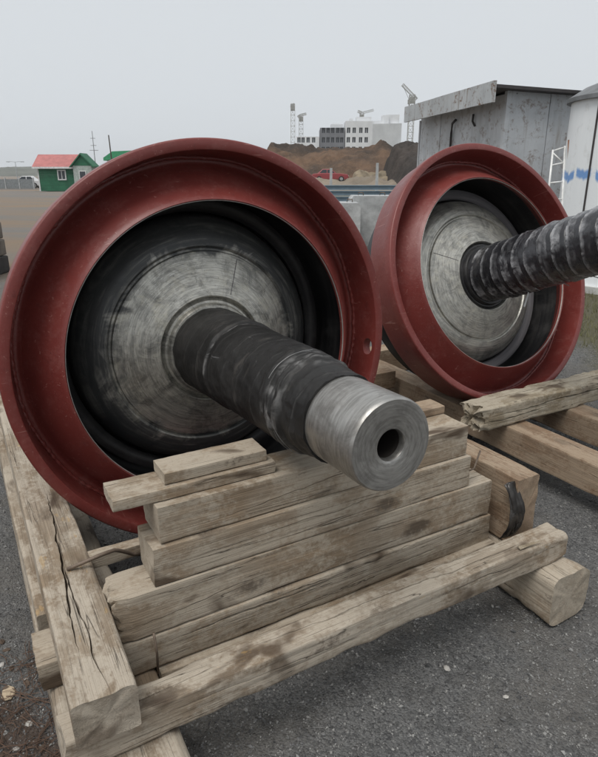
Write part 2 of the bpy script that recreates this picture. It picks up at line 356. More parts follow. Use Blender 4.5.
# ------------------------------------------------------------------ timbers
def timber(name, d, u, v, z, m, label, seed, cat='timber', rad=.012, warp=.006, rough=1.0, cracks=(), splint=(0, 0), yaw=0.0, roll=0.0, res=.0055, wane=.8, lres=.014, group=None, pitch=0.0, taper=0.0):
    """d: 'u' or 'v' long axis; u,v,z: (lo,hi) ranges. cracks: (face, s0, s1, lat0, lat1, width, depth)"""
    (u0, u1), (v0, v1), (z0, z1) = u, v, z
    if d == 'u': L, w, rot = u1-u0, v1-v0, math.atan2(U[1], U[0])
    else: L, w, rot = v1-v0, u1-u0, math.atan2(V_[1], V_[0])
    h = z1-z0; c = Lw((u0+u1)/2, (v0+v1)/2, (z0+z1)/2)
    hw, hh = w/2, h/2
    nw, nh = max(6, int(w/res)), max(6, int(h/res))
    faces_ = {'bot': (hw, nw), 'pos': (hh, nh), 'top': (hw, nw), 'neg': (hh, nh)}; order = ('bot', 'pos', 'top', 'neg')
    M = max(8, int(L/lres)); xs = np.linspace(-L/2, L/2, M+1); cols = []; crk = []
    for fi, fc in enumerate(order):
        half, num = faces_[fc]; base = np.linspace(-half, half, num+1)[:-1]; mine = sorted([c_ for c_ in cracks if c_[0] == fc], key=lambda c_: c_[3]+c_[4])
        mids = [(c_[3]+c_[4])/2 for c_ in mine]
        for q in range(1, len(mids)): mids[q] = max(mids[q], mids[q-1]+.004)
        lab = np.zeros(len(base), int)
        for ci, c_ in enumerate(mine):
            far = (np.abs(base-mids[ci]) > .0035) | (lab > 0); base, lab = base[far], lab[far]
            base = np.concatenate([base, [mids[ci]-1e-5, mids[ci], mids[ci]+1e-5]]); lab = np.concatenate([lab, [(ci+1)*10, (ci+1)*10+1, (ci+1)*10+2]])
        o_ = np.argsort(base, kind='stable'); base, lab = base[o_], lab[o_]
        col = np.repeat(base[None], M+1, 0); dep = np.zeros_like(col)
        if mine:
            lats, ins = [], []
            for ci, c_ in enumerate(mine):
                t = np.clip((xs-c_[1])/(c_[2]-c_[1]), 0, 1); ins.append(np.clip(np.minimum(t, 1-t)*3.2, 0, 1)**.8)
                lat = c_[3]+(c_[4]-c_[3])*t+.005*vnoise(xs*9, 0*xs, 0*xs, seed+9+ci)+.0022*vnoise(xs*45, 0*xs, 0*xs, seed+20+ci); lats.append(np.clip(lat, -half+.008, half-.008))
            for i in range(M+1):
                ctl = [-half]+mids+[half]; val = [-half]+[l_[i] for l_ in lats]+[half]
                for q in range(1, len(val)): val[q] = max(val[q], val[q-1]+.004) if q < len(val)-1 else val[q]
                col[i] = np.interp(base, ctl, val)
            for ci, c_ in enumerate(mine):
                wv = np.maximum(c_[5]*.55*ins[ci]*(1+.5*vnoise(xs*25, 0*xs, 0*xs, seed+40+ci)), 2e-4)
                j0, j1, j2 = [int(np.where(lab == (ci+1)*10+q)[0][0]) for q in (0, 1, 2)]
                col[:, j0] = col[:, j1]-wv; col[:, j2] = col[:, j1]+wv; dep[:, j1] = c_[6]*ins[ci]
        sgn = -1 if fi >= 2 else 1
        if sgn < 0:            # walk the loop the same way round: top and neg are traversed backwards
            end = np.full((M+1, 1), half); colr = np.concatenate([col[:, 1:], end], 1)[:, ::-1]; depr = np.concatenate([dep[:, 1:], np.zeros((M+1, 1))], 1)[:, ::-1]
            col, dep = colr, depr
        cols.append((fc, col, dep))
    Yg = np.concatenate([cols[0][1], np.full_like(cols[1][1], hw), cols[2][1], np.full_like(cols[3][1], -hw)], 1)
    Zg = np.concatenate([np.full_like(cols[0][1], -hh), cols[1][1], np.full_like(cols[2][1], hh), cols[3][1]], 1)
    DEP = np.concatenate([c_[2] for c_ in cols], 1); n = Yg.shape[1]; Xg = np.repeat(xs[:, None], n, 1)
    # rounded, uneven arrises
    cid = (Yg > 0)*1.0+(Zg > 0)*2.0
    r = rad*.42*(1+.6*wane*vnoise(Xg*5+cid*17, cid*9.3, 0*Xg, seed))+wane*rad*1.3*np.clip(fbm(Xg*7+cid*31, cid*5.1, 0*Xg, seed+1, 3)-.18, 0, 1); r = np.clip(r, .0018, min(hw, hh)*.95)
    qy = np.clip(Yg, -(hw-r), hw-r); qz = np.clip(Zg, -(hh-r), hh-r); dy, dz = Yg-qy, Zg-qz; dl = np.maximum(np.hypot(dy, dz), 1e-6)
    corner = (np.abs(dy) > 1e-6) & (np.abs(dz) > 1e-6)
    Y2 = np.where(corner, qy+dy/dl*r, Yg); Z2 = np.where(corner, qz+dz/dl*r, Zg)
    ny = np.where(np.abs(np.abs(Yg)-hw) < 1e-6, np.sign(Yg), 0.); nz = np.where(np.abs(np.abs(Zg)-hh) < 1e-6, np.sign(Zg), 0.)
    ny = np.where(corner, dy/dl, ny); nz = np.where(corner, dz/dl, nz)
    g = rough*(.0009*vnoise(Xg*4, Yg*85, Zg*85, seed+2)+.0013*fbm(Xg*3, Yg*12, Zg*12, seed+3, 3)+.0006*vnoise(Xg*60, Yg*60, Zg*60, seed+6)-.001)
    g = g-DEP
    Y2 = Y2+ny*g; Z2 = Z2+nz*g
    if taper: k = 1-taper*(Xg/L+.5); Y2 = Y2*k
    xe = Xg/(L/2); m0 = np.clip((-xe-.0), 0, 1); m1 = np.clip(xe, 0, 1)
    X2 = Xg.copy()
    X2 += .0035*rough*fbm(Y2*22, Z2*22, np.sign(Xg), seed+4, 2)*(np.abs(xe) > .97)
    for sgn, amp in ((-1, splint[0]), (1, splint[1])):
        if amp:
            near = np.clip(1-(L/2-sgn*Xg)/(amp*2.2), 0, 1)
            X2 -= sgn*amp*near*np.clip(.5+.9*vnoise(Y2*38, Z2*38, 0*Xg, seed+7)+.4*vnoise(Y2*90, Z2*90, 0*Xg, seed+8), 0, 1.3)
            Y2 *= 1-.12*near; Z2 += near*.006*vnoise(Y2*50, Z2*50, Xg*20, seed+12)
    wy = warp*vnoise(xs*1.3, 0*xs, 0*xs, seed+5)[:, None]; wz = .5*warp*vnoise(xs*1.3, 0*xs+5, 0*xs, seed+5)[:, None]
    V = np.stack([X2, Y2+wy, Z2+wz], -1).reshape(-1, 3)
    a = (np.arange(M)[:, None]*n+np.arange(n)[None, :]); b = np.roll(a, -1, 1)
    F = np.stack([a, a+n, b+n, b], -1).reshape(-1, 4).tolist()
    Vl = V.tolist()
    for e in (0, 1):                                   # end caps in shrinking rings
        ring0 = [(M*n if e else 0)+k for k in range(n)]; base = V[ring0]; ctr = base.mean(0); prev = ring0
        for q in (.88, .7, .5, .3, .12):
            P = ctr+(base-ctr)*q
            dx = .0022*rough*fbm(P[:, 1]*30, P[:, 2]*30, 0*P[:, 1]+e, seed+11, 2)
            if splint[e]: dx += splint[e]*.55*vnoise(P[:, 1]*60, P[:, 2]*60, 0*P[:, 1], seed+8)*(1 if e else -1)
            P = P+np.stack([dx, 0*dx, 0*dx], -1); st = len(Vl); Vl += P.tolist(); new = list(range(st, st+n))
            for k in range(n):
                k2 = (k+1) % n
                F.append((prev[k], prev[k2], new[k2], new[k]) if e else (prev[k2], prev[k], new[k], new[k2]))
            prev = new
        F.append(tuple(prev) if e else tuple(prev[::-1]))
    o = mobj(name, Vl, F, m, smooth=True); o.data.set_sharp_from_angle(angle=R_(42))
    o.location = c; o.rotation_euler = Euler((roll, pitch, rot+yaw), 'XYZ')
    return tag(o, label, cat, group)

# left bearer and what is under it
timber('timber_beam', 'u', (-1.35, .905), (-.745, -.598), (.292, .414), WOOD_GREY, 'long grey timber bearer with deep splits, laid along the left of the cradle', 1, rad=.014, warp=.006,
       cracks=[('top', .10, .98, .018, -.030, .0062, .030), ('top', .45, 1.12, -.018, .012, .0042, .022), ('pos', -.6, .5, .02, -.01, .004, .012), ('top', -.9, -.1, .02, .04, .004, .012), ('neg', -.2, .9, .0, .02, .004, .012)], res=.0042, lres=.011)
timber('timber_log', 'u', (-1.25, .985), (-.775, -.50), (0.0, .196), WOOD_GREY, 'thick ground log lying under the left end of the front timbers', 2, rad=.07, wane=.4, warp=.008,
       cracks=[('top', .2, 1.0, .03, .05, .006, .02), ('neg', -.2, 1.0, .0, .03, .006, .02)])
timber('timber_plank', 'u', (-1.3, .40), (-.77, -.61), (.199, .289), WOOD_GREY, 'flat packing plank wedged between the split bearer and the ground log', 3, rad=.01, cracks=[('neg', -.3, .7, .0, .01, .004, .012)])
timber('timber_block', 'v', (.455, .60), (-.785, -.60), (.199, .288), WOOD_STACK, 'short packing block poking out beneath the split bearer', 4, cat='block', rad=.012)
timber('timber_log', 'u', (-.2, .955), (.79, .985), (0.0, .197), WOOD_STACK, 'squared log with pale sawn end on the gravel under the front beam', 5, rad=.095, wane=.35, warp=.006,
       cracks=[('top', .1, .57, .04, .052, .007, .03), ('neg', -.3, .5, .02, .03, .004, .015)], res=.005)
# front beam
timber('timber_beam', 'v', (.79, .885), (-.765, .93), (.20, .300), WOOD_GREY, 'long pale lowest beam running across the front of the cradle', 6, rad=.018, warp=.012, rough=1.3,
       cracks=[('neg', -.7, .2, .015, -.015, .004, .015), ('neg', .2, .85, .01, .02, .006, .02), ('top', -.4, .6, .01, -.01, .004, .012)], res=.0045)
# stack under the shaft
timber('timber_beam', 'v', (.535, .664), (-.592, .775), (.20, .310), WOOD_STACK, 'thick bottom beam of the stack below the shaft, behind the front beam', 7, rad=.010, warp=.005, rough=1.2,
       cracks=[('neg', -.6, .2, .02, .035, .009, .035), ('neg', -.1, .6, -.02, .0, .004, .01)])
timber('timber_beam', 'v', (.56, .69), (-.492, .782), (0.0, .198), WOOD_STACK, 'ground beam between the two logs, under the stack', 27, rad=.012, res=.008, lres=.02)
timber('timber_beam', 'v', (.53, .660), (-.594, .765), (.312, .452), WOOD_STACK, 'wide brown-stained beam, second from the bottom of the stack below the shaft', 8, rad=.007, warp=.004, rough=1.0, splint=(.022, 0),
       cracks=[('neg', -.67, -.2, -.03, .0, .004, .015), ('neg', .0, .6, .03, .02, .003, .01)])
timber('timber_beam', 'v', (.515, .655), (-.478, .655), (.454, .570), WOOD_STACK, 'pale clean-cut beam in the middle of the stack below the shaft', 9, rad=.005, warp=.003, rough=.8, cracks=[('neg', -.5, .4, .0, .012, .003, .012)])
timber('timber_beam', 'v', (.495, .642), (-.452, .642), (.572, .682), WOOD_STACK, 'topmost full-length beam of the stack, right beneath the shaft', 10, rad=.005, warp=.003, rough=.8, cracks=[('neg', -.5, .5, -.03, .03, .003, .012)])
timber('timber_plank', 'v', (.50, .615), (-.555, -.095), (.684, .718), WOOD_STACK, 'thin packing plank on top of the stack, its end overhanging', 11, cat='plank', rad=.005, warp=.002, rough=.7)
timber('timber_plank', 'v', (.50, .600), (-.415, -.115), (.720, .752), WOOD_STACK, 'short uppermost packing plank wedged against the tape-wrapped shaft', 12, cat='plank', rad=.005, warp=.002, rough=.7)
timber('timber_plank', 'v', (.43, .515), (.36, .645), (.684, .714), WOOD_BROWN, 'small light plank on the stack end beyond the bare steel shaft end', 13, cat='plank', rad=.004, warp=.001, rough=.6)
timber('timber_brace', 'v', (.325, .372), (-.597, .2), (.372, .412), WOOD_STACK, 'thin brace between the split bearer and the stack, below the wheel', 14, cat='plank', rad=.005, warp=.003, rough=.8)
# right bearers
timber('timber_beam', 'u', (-1.2, .735), (.812, .925), (.199, .470), WOOD_BROWN, 'tall upright-edged beam standing on the squared log beside the stack end', 15, rad=.010, warp=.004,
       cracks=[('top', -.2, .9, .015, .03, .005, .02), ('neg', .2, .9, .05, .05, .004, .012)], res=.005)
timber('timber_beam', 'u', (-1.2, .36), (.575, .735), (0.0, .428), WOOD_GREY, 'squat bearer hidden beneath the right side of the nearer wheel', 16, rad=.02, res=.01, lres=.03)
# under and in front of the tilted wheel
timber('timber_beam', 'v', (-.145, .02), (1.37, 3.3), (.251, .380), WOOD_ROTTEN, 'rotten beam with splintered crumbling end in front of the tilted wheel', 17, rad=.030, warp=.006, rough=1.8, splint=(.035, .01),
       cracks=[('top', -.8, .4, .02, -.02, .006, .02), ('neg', -.9, .2, .01, .02, .009, .03), ('neg', -.97, -.4, -.02, -.01, .008, .035)], wane=1.2, res=.0045, lres=.009)
timber('timber_beam', 'u', (-1.35, .95), (1.575, 1.725), (.102, .250), WOOD_BROWN, 'clean brown beam running under the splintered end of the rotten beam', 18, rad=.007, warp=.003, rough=.6)
timber('timber_beam', 'u', (-1.35, .75), (2.06, 2.21), (.102, .250), WOOD_BROWN, 'clean brown beam under the middle of the rotten beam', 19, rad=.007, warp=.003, rough=.6)
timber('timber_sleeper', 'v', (-.70, -.56), (1.2, 2.6), (0.0, .10), WOOD_BROWN, 'low ground sleeper carrying the brown beams beneath the tilted wheel', 20, rad=.008)
timber('timber_sleeper', 'v', (.78, .92), (1.5, 2.4), (0.0, .10), WOOD_BROWN, 'low ground sleeper under the near ends of the brown beams', 21, rad=.008, res=.01, lres=.03)
timber('timber_beam', 'u', (-1.55, -.30), (1.30, 1.43), (.0, .195), WOOD_BROWN, 'light brown beam on the ground between the two wheels', 22, rad=.007, rough=.6)
timber('timber_block', 'v', (-1.0, -.86), (1.32, 1.53), (.197, .315), WOOD_BROWN, 'dark brown wooden block chocked beneath the tilted wheel', 23, cat='block', rad=.006, rough=.5)
timber('timber_beam', 'v', (-1.75, -1.60), (.95, 2.7), (0.0, .2), WOOD_BROWN, 'brown cross beam on the ground behind the two wheels', 24, rad=.007, res=.009, lres=.03)

# ------------------------------------------------------------------ wheels
def lathe(prof, n=128, close=True):
    """prof: list of (r, z), z along +Z"""
    p = np.array(prof, float); th = np.linspace(0, 2*np.pi, n, endpoint=False); m = len(p)
    V = np.stack([p[:, None, 0]*np.cos(th), p[:, None, 0]*np.sin(th), np.repeat(p[:, 1][:, None], n, 1)], -1).reshape(-1, 3)
    rows = m if close else m-1; F = []
    for i in range(rows):
        j = (i+1) % m
        for k in range(n):
            k2 = (k+1) % n; F.append((i*n+k, i*n+k2, j*n+k2, j*n+k))
    return V, F
def smooth_prof(pts, rep=2):
    p = [np.array(q, float) for q in pts]
    for _ in range(rep):
        out = [p[0]]
        for a, b in zip(p[:-1], p[1:]): out += [a*.75+b*.25, a*.25+b*.75]
        out.append(p[-1]); p = out
    return [tuple(q) for q in p]
def sharp(o, ang=35):
    me = o.data; me.polygons.foreach_set('use_smooth', [True]*len(me.polygons))
    try: me.set_sharp_from_angle(angle=R_(ang))
    except Exception: pass

def fix_normals(o):
    import bmesh
    bm = bmesh.new(); bm.from_mesh(o.data); bmesh.ops.recalc_face_normals(bm, faces=bm.faces); bm.to_mesh(o.data); bm.free()

def wheel(centre, az, el, tilted, label, hubm, twist):
    az, el = R_(az), R_(el)
    n = Vector((math.sin(az)*math.cos(el), -math.cos(az)*math.cos(el), math.sin(el))); h = Vector((math.cos(az), math.sin(az), 0)); k = n.cross(h)
    mat = Matrix((h, k, n)).transposed()
    base = Vector(centre)-k*R
    e = empty('roller_wheel', base); e.rotation_euler = mat.to_euler()
    tag(e, label, 'machine wheel', 'wrapped red wheels on shafts')
    def part(name, V, F, m, parent=None, ang=35, fix=True, spin=0.0):
        o = mobj(name, np.asarray(V)*R, F, m); o.parent = parent or e
        if not parent: o.location = (0, R, 0); o.rotation_euler = (0, 0, spin)
        if fix: fix_normals(o)
        sharp(o, ang); return o
    groove = [(.9455, -.012), (.943, -.06), (.940, -.11), (.937, -.155)]+smooth_prof([(.936, -.165), (.930, -.205), (.905, -.215), (.885, -.198)], 2)+[(.87, -.178), (.84, -.138), (.81, -.098), (.78, -.058), (.755, -.025), (.740, -.005)]
    prof = [(.998, -.012), (.9965, -.006), (.993, -.002), (.988, 0.), (.954, 0.), (.948, -.003)]+groove+[(.7335, -.0005), (.7300, -.004), (.7295, -.035), (.742, -.045), (.80, -.125), (.86, -.205), (.89, -.25), (.91, -.275), (.965, -.275), (.978, -.268), (.982, -.25), (.985, -.12), (.998, -.075)]
    V, F = lathe(prof, 192); rim = part('rim', V, F, RED)
    # slotted hole through the outer flange
    th = R_(-6.5)-twist
    m = MB(); ang = [2*math.pi*q/20 for q in range(20)]
    def cut(rad):
        out = []
        for a in ang:
            t = th+.052*math.cos(a); z = -.066+.040*math.sin(a); out.append((rad*math.cos(t), rad*math.sin(t), z))
        return out
    vv = cut(.86)+cut(1.08); m.add(vv, [tuple(range(20)), tuple(range(39, 19, -1))]+[(i, 20+i, 20+(i+1) % 20, (i+1) % 20) for i in range(20)])
    c = mobj('cutter', np.array(m.v)*R, m.f, RED); fix_normals(c)
    c.parent = e; c.location = (0, R, 0)
    bo = rim.modifiers.new('b', 'BOOLEAN'); bo.operation = 'DIFFERENCE'; bo.object = c; bo.solver = 'EXACT'
    bpy.context.view_layer.update(); dg = bpy.context.evaluated_depsgraph_get()
    nm = bpy.data.meshes.new_from_object(rim.evaluated_get(dg)); rim.modifiers.clear()
    if len(nm.polygons) > 1000: rim.data = nm
    bpy.data.objects.remove(c); sharp(rim, 35)
    # weld bead in the groove
    V = []; F = []; NB, NR = 420, 8
    for i in range(NB):
        t = 2*math.pi*i/NB; rr = .0085*(1+.35*math.sin(i*2.1)+.35*random.random()); rc = .926+.003*math.sin(i*.23)+.003*random.random()
        for j in range(NR):
            a = 2*math.pi*j/NR; x = rc+rr*math.cos(a); V.append((x*math.cos(t), x*math.sin(t), -.196+rr*math.sin(a)))
    for i in range(NB):
        for j in range(NR):
            i2, j2 = (i+1) % NB, (j+1) % NR; F.append((i*NR+j, i2*NR+j, i2*NR+j2, i*NR+j2))
    part('weld_bead', V, F, RED, ang=60)
    V, F = lathe([(.7292, -.006), (.7272, -.0045), (.7262, -.0065), (.7262, -.012), (.7292, -.012)], 192); part('opening_edge', V, F, EDGE)
    V, F = lathe([(.80, -.128), (.80, -.55), (.66, -.56), (.66, -.58), (.83, -.58), (.83, -.172)], 128); part('cavity_wall', V, F, CAVITY)
    V, F = lathe(smooth_prof([(.675, -.34), (.70, -.315), (.742, -.31), (.748, -.33), (.745, -.37), (.675, -.37)], 1), 128); part('flange_ring', V, F, RINGGREY if tilted else CAVITY)
    V, F = lathe([(.185, -.085), (.226, -.090), (.233, -.100), (.236, -.120), (.246, -.122), (.250, -.132), (.262, -.140), (.262, -.16), (.185, -.16)], 128); part('collar', V, F, hubm if not tilted else CAVITY)
    hub = [(.185, -.15), (.258, -.15), (.263, -.130), (.268, -.118), (.272, -.116)]
    hub += [(.272+(.484-.272)*q, -.116-.082*q**1.1) for q in (.1, .25, .4, .55, .7, .85, 1.)]
    hub += [(.489, -.214), (.499, -.217), (.505, -.206)]+smooth_prof([(.512, -.202), (.57, -.222), (.625, -.265), (.655, -.32), (.665, -.38), (.668, -.45), (.70, -.50)], 2)+[(.185, -.52)]
    V, F = lathe(hub, 160); part('hub_disc', V, F, hubm, ang=40)
    # radial joint line scribed on the hub
    m = MB(); t0 = (R_(66) if not tilted else R_(152))
    for q0, q1 in ((.29, .38), (.38, .475)):
        za, zb = [-.116-.082*max(0, (q-.272)/.212)**1.1+.0005 for q in (q0, q1)]
        m.bar((q0*math.cos(t0), q0*math.sin(t0), za), (q1*math.cos(t0), q1*math.sin(t0), zb), .0026, .0045, (0, 0, 1))
    part('joint_mark', m.v, m.f, RINGGREY, fix=False)
    # shaft
    if not tilted:
        core = [(.14, -.9), (.14, 1.06), (.153, 1.062), (.1535, 1.10), (.1535, 1.345), (.1515, 1.356), (.147, 1.362), (.066, 1.363), (.053, 1.358), (.050, 1.350), (.050, 1.16), (.001, 1.15), (.001, -.9)]
        V, F = lathe(core, 96); sh = part('shaft', V, F, STEEL, ang=30)
        V, F = lathe([(.0497, 1.335), (.0497, 1.162), (.002, 1.155), (.002, 1.152), (.0499, 1.158)], 48); part('bore', V, F, BORE, sh)  # thin darker lining over the bore already turned in the shaft
        zs = np.linspace(-.10, 1.095, 460); NT_ = 128; th_ = np.linspace(0, 2*np.pi, NT_, endpoint=False)
        Zs, T = np.meshgrid(zs, th_, indexing='ij')
        r = np.interp(Zs+.012*np.sin(T*1+.6), [-.1, .0, .27, .285, .30, .34, .70, .80, .815, .90, .93, .945, 1.0, 1.03, 1.095], [.215, .213, .205, .207, .196, .196, .191, .187, .190, .181, .183, .170, .168, .161, .160])
        sp = (Zs/.19+T/(2*np.pi)) % 1.0
        sp = (Zs/.135+T/(2*np.pi)+.06*vnoise(np.cos(T)*2, np.sin(T)*2, Zs*5, 16)) % 1.0
        r = r+.0026*(1-sp)**2+.004*fbm(np.cos(T)*4+Zs*2, np.sin(T)*4, Zs*11, 31, 4)+.0016*np.abs(vnoise(np.cos(T)*8+Zs*6, np.sin(T)*8, Zs*40, 35))
        crumple = np.clip(1-np.abs(Zs-.89)/.085, 0, 1); r = r+crumple*(.009*np.abs(vnoise(np.cos(T)*3+Zs*10, np.sin(T)*3, Zs*70, 41))+.003*vnoise(np.cos(T)*9, np.sin(T)*9, Zs*120, 43))
        WR = np.clip(1-sp*12, 0, 1)*.22+crumple*np.clip(.2+1.6*vnoise(np.cos(T)*5+Zs*14, np.sin(T)*5, Zs*90, 47), 0, 1)*.9+.8*np.clip(1-np.abs(Zs-.292-.012*np.sin(T))/.008, 0, 1)
    else:
        core = [(.14, -1.1), (.14, 1.56), (.12, 1.58), (.001, 1.58), (.001, -1.1)]
        V, F = lathe(core, 64); sh = part('shaft', V, F, STEEL, ang=30)
        zs = np.linspace(-.10, 1.50, 760); NT_ = 128; th_ = np.linspace(0, 2*np.pi, NT_, endpoint=False); Zs, T = np.meshgrid(zs, th_, indexing='ij')
        r = np.interp(Zs, [-.1, .0, .5, 1.5], [.205, .206, .203, .202]); sp = (Zs/.105+T/(2*np.pi)+.16*vnoise(np.cos(T)*1.5, np.sin(T)*1.5, Zs*5, 6)+.5*vnoise(Zs*3.1, 0*T, 0*T, 14)) % 1.0
        r = r+.010*(1-sp)**.9*(1+.6*vnoise(Zs*9, np.cos(T), np.sin(T), 8))-.004*np.clip(1-np.abs(sp-.95)/.07, 0, 1)+.004*fbm(np.cos(T)*4+Zs*3, np.sin(T)*4, Zs*14, 33, 4); WR = .6*np.clip(1-sp*4, 0, 1)**.7+.7*np.clip(vnoise(np.cos(T)*3, np.sin(T)*3, Zs*6, 51), 0, 1)*(sp < .6)  # broad grey sheen of the glossy film, painted in through the wrap values
    V = np.stack([r*np.cos(T), r*np.sin(T), Zs], -1).reshape(-1, 3); M = len(zs); a = np.arange(M-1)[:, None]*NT_+np.arange(NT_)[None, :]; b = np.roll(a, -1, 1)
    F = np.stack([a, b, b+NT_, a+NT_], -1).reshape(-1, 4).tolist(); F.append(tuple(range(NT_-1, -1, -1))); F.append(tuple(range((M-1)*NT_, M*NT_)))
    tw = part('tape_wrap', V, F, TAPE2 if tilted else TAPE, sh, ang=60, fix=False); at_ = tw.data.attributes.new('wrap', 'FLOAT', 'POINT'); at_.data.foreach_set('value', WR.ravel().astype(np.float32))
    # loose shreds of clear film / string
    FILM = simple('torn_clear_film', (.18, .18, .18), .35, 0, .3)
    if not tilted:
        for q in range(4):
            z0 = random.choice((.835, .85, .925, .935)); t0 = random.uniform(R_(40), R_(200)); pts = []; nseg = random.randint(14, 30); ph = random.random()*6
            for s in range(nseg):
                t = t0+s*.055; zz = z0+.006*math.sin(s*.22+ph)+.010*math.sin(t*1.0); rr = float(np.interp(zz, [.80, .83, .86, .93, .945, 1.0], [.192, .197, .197, .190, .176, .172]))+.0012
                pts.append((rr*math.cos(t), rr*math.sin(t), zz))
            m = MB(); m.tube(pts, random.choice((.0007, .0011)), 5); part('film_strand', m.v, m.f, FILM, sh, fix=False)
    else:
        for q in range(4):
            t0 = R_(235+q*12); z0 = .18+.2*q; m = MB(); m.tube([(.208*math.cos(t0), .208*math.sin(t0), z0), (.222*math.cos(t0+.06), .222*math.sin(t0+.06), z0+.02), (.236*math.cos(t0+.03), .236*math.sin(t0+.03), z0+.045)], .003, 5); part('film_shred', m.v, m.f, FILM, sh, fix=False)
        m = MB(); m.bar((.21*math.cos(R_(266)), .21*math.sin(R_(266)), .27), (.31*math.cos(R_(262)), .31*math.sin(R_(262)), .235), .016, .002); part('film_shred', m.v, m.f, simple('white_film_shred', (.5, .5, .5), .4), sh, fix=False)
    return e
wheel((WC[0], WC[1], .872), 29.5, 2.2, False, 'big red wheel with bare steel bored shaft end, resting on the timber stack', HUB_A, 0.0)
wheel((1.136, 3.45, .974), 29.0, 20.5, True, 'tilted red wheel whose shaft is spirally wrapped in black film', HUB_B, 1.2)

# ------------------------------------------------------------------ bits of wire and strapping in the cradle
m = MB(); pts = [Lw(.40+.02*math.sin(s*.4), -.665+s*.0195, .418+.028*math.sin(min(s, 10)*.31)-max(0, s-7)*.009) for s in range(12)]
tag(m.tube(pts, .006, 8).build('bent_rod', WIRE, smooth=True), 'bent rusty rod poking from the split bearer towards the stack', 'rod')
m = MB(); m.tube([Lw(.679, -.50, .335), Lw(.686, -.498, .27), Lw(.682, -.499, .20)], .0035, 6)
tag(m.build('tie_wire', WIRE, smooth=True), 'short vertical tie wire on the bottom beam of the stack', 'wire')
m = MB(); m.tube([Lw(.60, .66, .47), Lw(.63, .70, .50), Lw(.60, .755, .545)], .0035, 6)
tag(m.build('tie_wire', WIRE, smooth=True), 'thin wire end sticking up beside the tall upright-edged beam', 'wire')
e = tag(empty('strapping_bundle', Lw(.715, .79, .30)), 'crumpled dark metal strapping hanging at the end of the stack', 'strapping')
for q in range(7):
    m = MB(); w = random.uniform(.014, .024); off = q*.0065-.02; ph = random.uniform(-.4, .4); vs = []; fs = []
    for s in range(15):
        t = s/14; zz = .21*(1-t)-.05; uu = .012+.034*math.sin(t*math.pi+ph)+random.uniform(-.002, .002); v = off+.016*math.sin(t*4+q)
        p = uu*U+v*V_; d = (w/2)*V_
        vs += [(p[0]-d[0], p[1]-d[1], zz), (p[0]+d[0]+.003*U[0], p[1]+d[1]+.003*U[1], zz)]
    for s in range(14): fs.append((2*s, 2*s+1, 2*s+3, 2*s+2))
    o = mobj('strap', vs, fs, BAND, e, True); md = o.modifiers.new('solid', 'SOLIDIFY'); md.thickness = .0016

# splinters on the timbers
def splinter(u, v, z, du, dv, dz, w, name='wood_splinter', label='raw splinter of wood', m=WOOD_ROTTEN):
    mb = MB(); a = Lw(u, v, z); b = Lw(u+du, v+dv, z+dz); d = b-a; s = Vector((0, 0, 1)).cross(d).normalized()*w/2; up = Vector((0, 0, w*.35))
    mb.add([a-s, a+s, b, a+up], [(0, 1, 2), (1, 3, 2), (3, 0, 2), (0, 3, 1)]); return tag(mb.build(name, m), label, 'splinter')
splinter(.86, .70, .303, .02, .11, .012, .02, label='sliver of wood lying on the right end of the front beam')

# pale litter on the gravel
def chip(x, y, s, label, m, name='stone', cat='stone', flat=.5, seed=0):
    n1 = 7; V = []; F = []; r = np.random.default_rng(seed)
    for i, (zz, q) in enumerate(((0, .8), (.35, 1.), (.75, .8), (1., .45))):
        for k in range(n1):
            t = 2*math.pi*k/n1; V.append((q*(1+.35*(r.random()-.5))*math.cos(t)*s, q*.7*(1+.35*(r.random()-.5))*math.sin(t)*s, zz*s*flat*(1+.3*(r.random()-.5))))
    for i in range(3):
        for k in range(n1): F.append((i*n1+k, i*n1+(k+1) % n1, (i+1)*n1+(k+1) % n1, (i+1)*n1+k))
    F.append(tuple(range(n1-1, -1, -1))); F.append(tuple(range(3*n1, 4*n1)))
    o = mobj(name, V, F, m); o.location = (x, y, -.008); o.rotation_euler = (0, 0, r.random()*6); return tag(o, label, cat)
def gpx(x, y):
    r = ((x-299)/600, -(y-378.5)/600); c, s = math.cos(PITCH), math.sin(PITCH); dy, dz = c+r[1]*s, -s+r[1]*c; k = -CAM_H/dz
    return r[0]*k, dy*k
x, y = gpx(447, 667); chip(x, y, .014, 'small pale stone on the gravel in front of the cradle', PALE_STONE, seed=1)
x, y = gpx(506, 695); chip(x, y, .010, 'tiny pale stone on the gravel beyond the squared log end', PALE_STONE, seed=2)
for q in range(26):
    x, y = gpx(random.uniform(-8, 62), random.uniform(640, 770)); chip(x, y, random.uniform(.006, .015), 'crumb of bark or chip scattered on the brown soil', EARTH if q % 9 else PALE_STONE, 'soil_crumb', 'crumb', .5, 40+q)['group'] = 'crumbs on the brown soil'
WOODCHIP = simple('bark_free_chip', (.45, .36, .25), .85, 0, .25, 40)
x, y = gpx(8, 692); chip(x, y, .030, 'pale wood chip lying on brown soil beside the ground log', WOODCHIP, 'wood_chip', 'wood chip', .3, 4)
x, y = gpx(29, 722); chip(x, y, .014, 'small pale stone on brown soil beside the ground log', PALE_STONE, seed=5)
x, y = gpx(456, 657); chip(x, y, .012, 'sharp grey stone flake standing in the gravel in front of the cradle', STONE, seed=7, flat=.9)
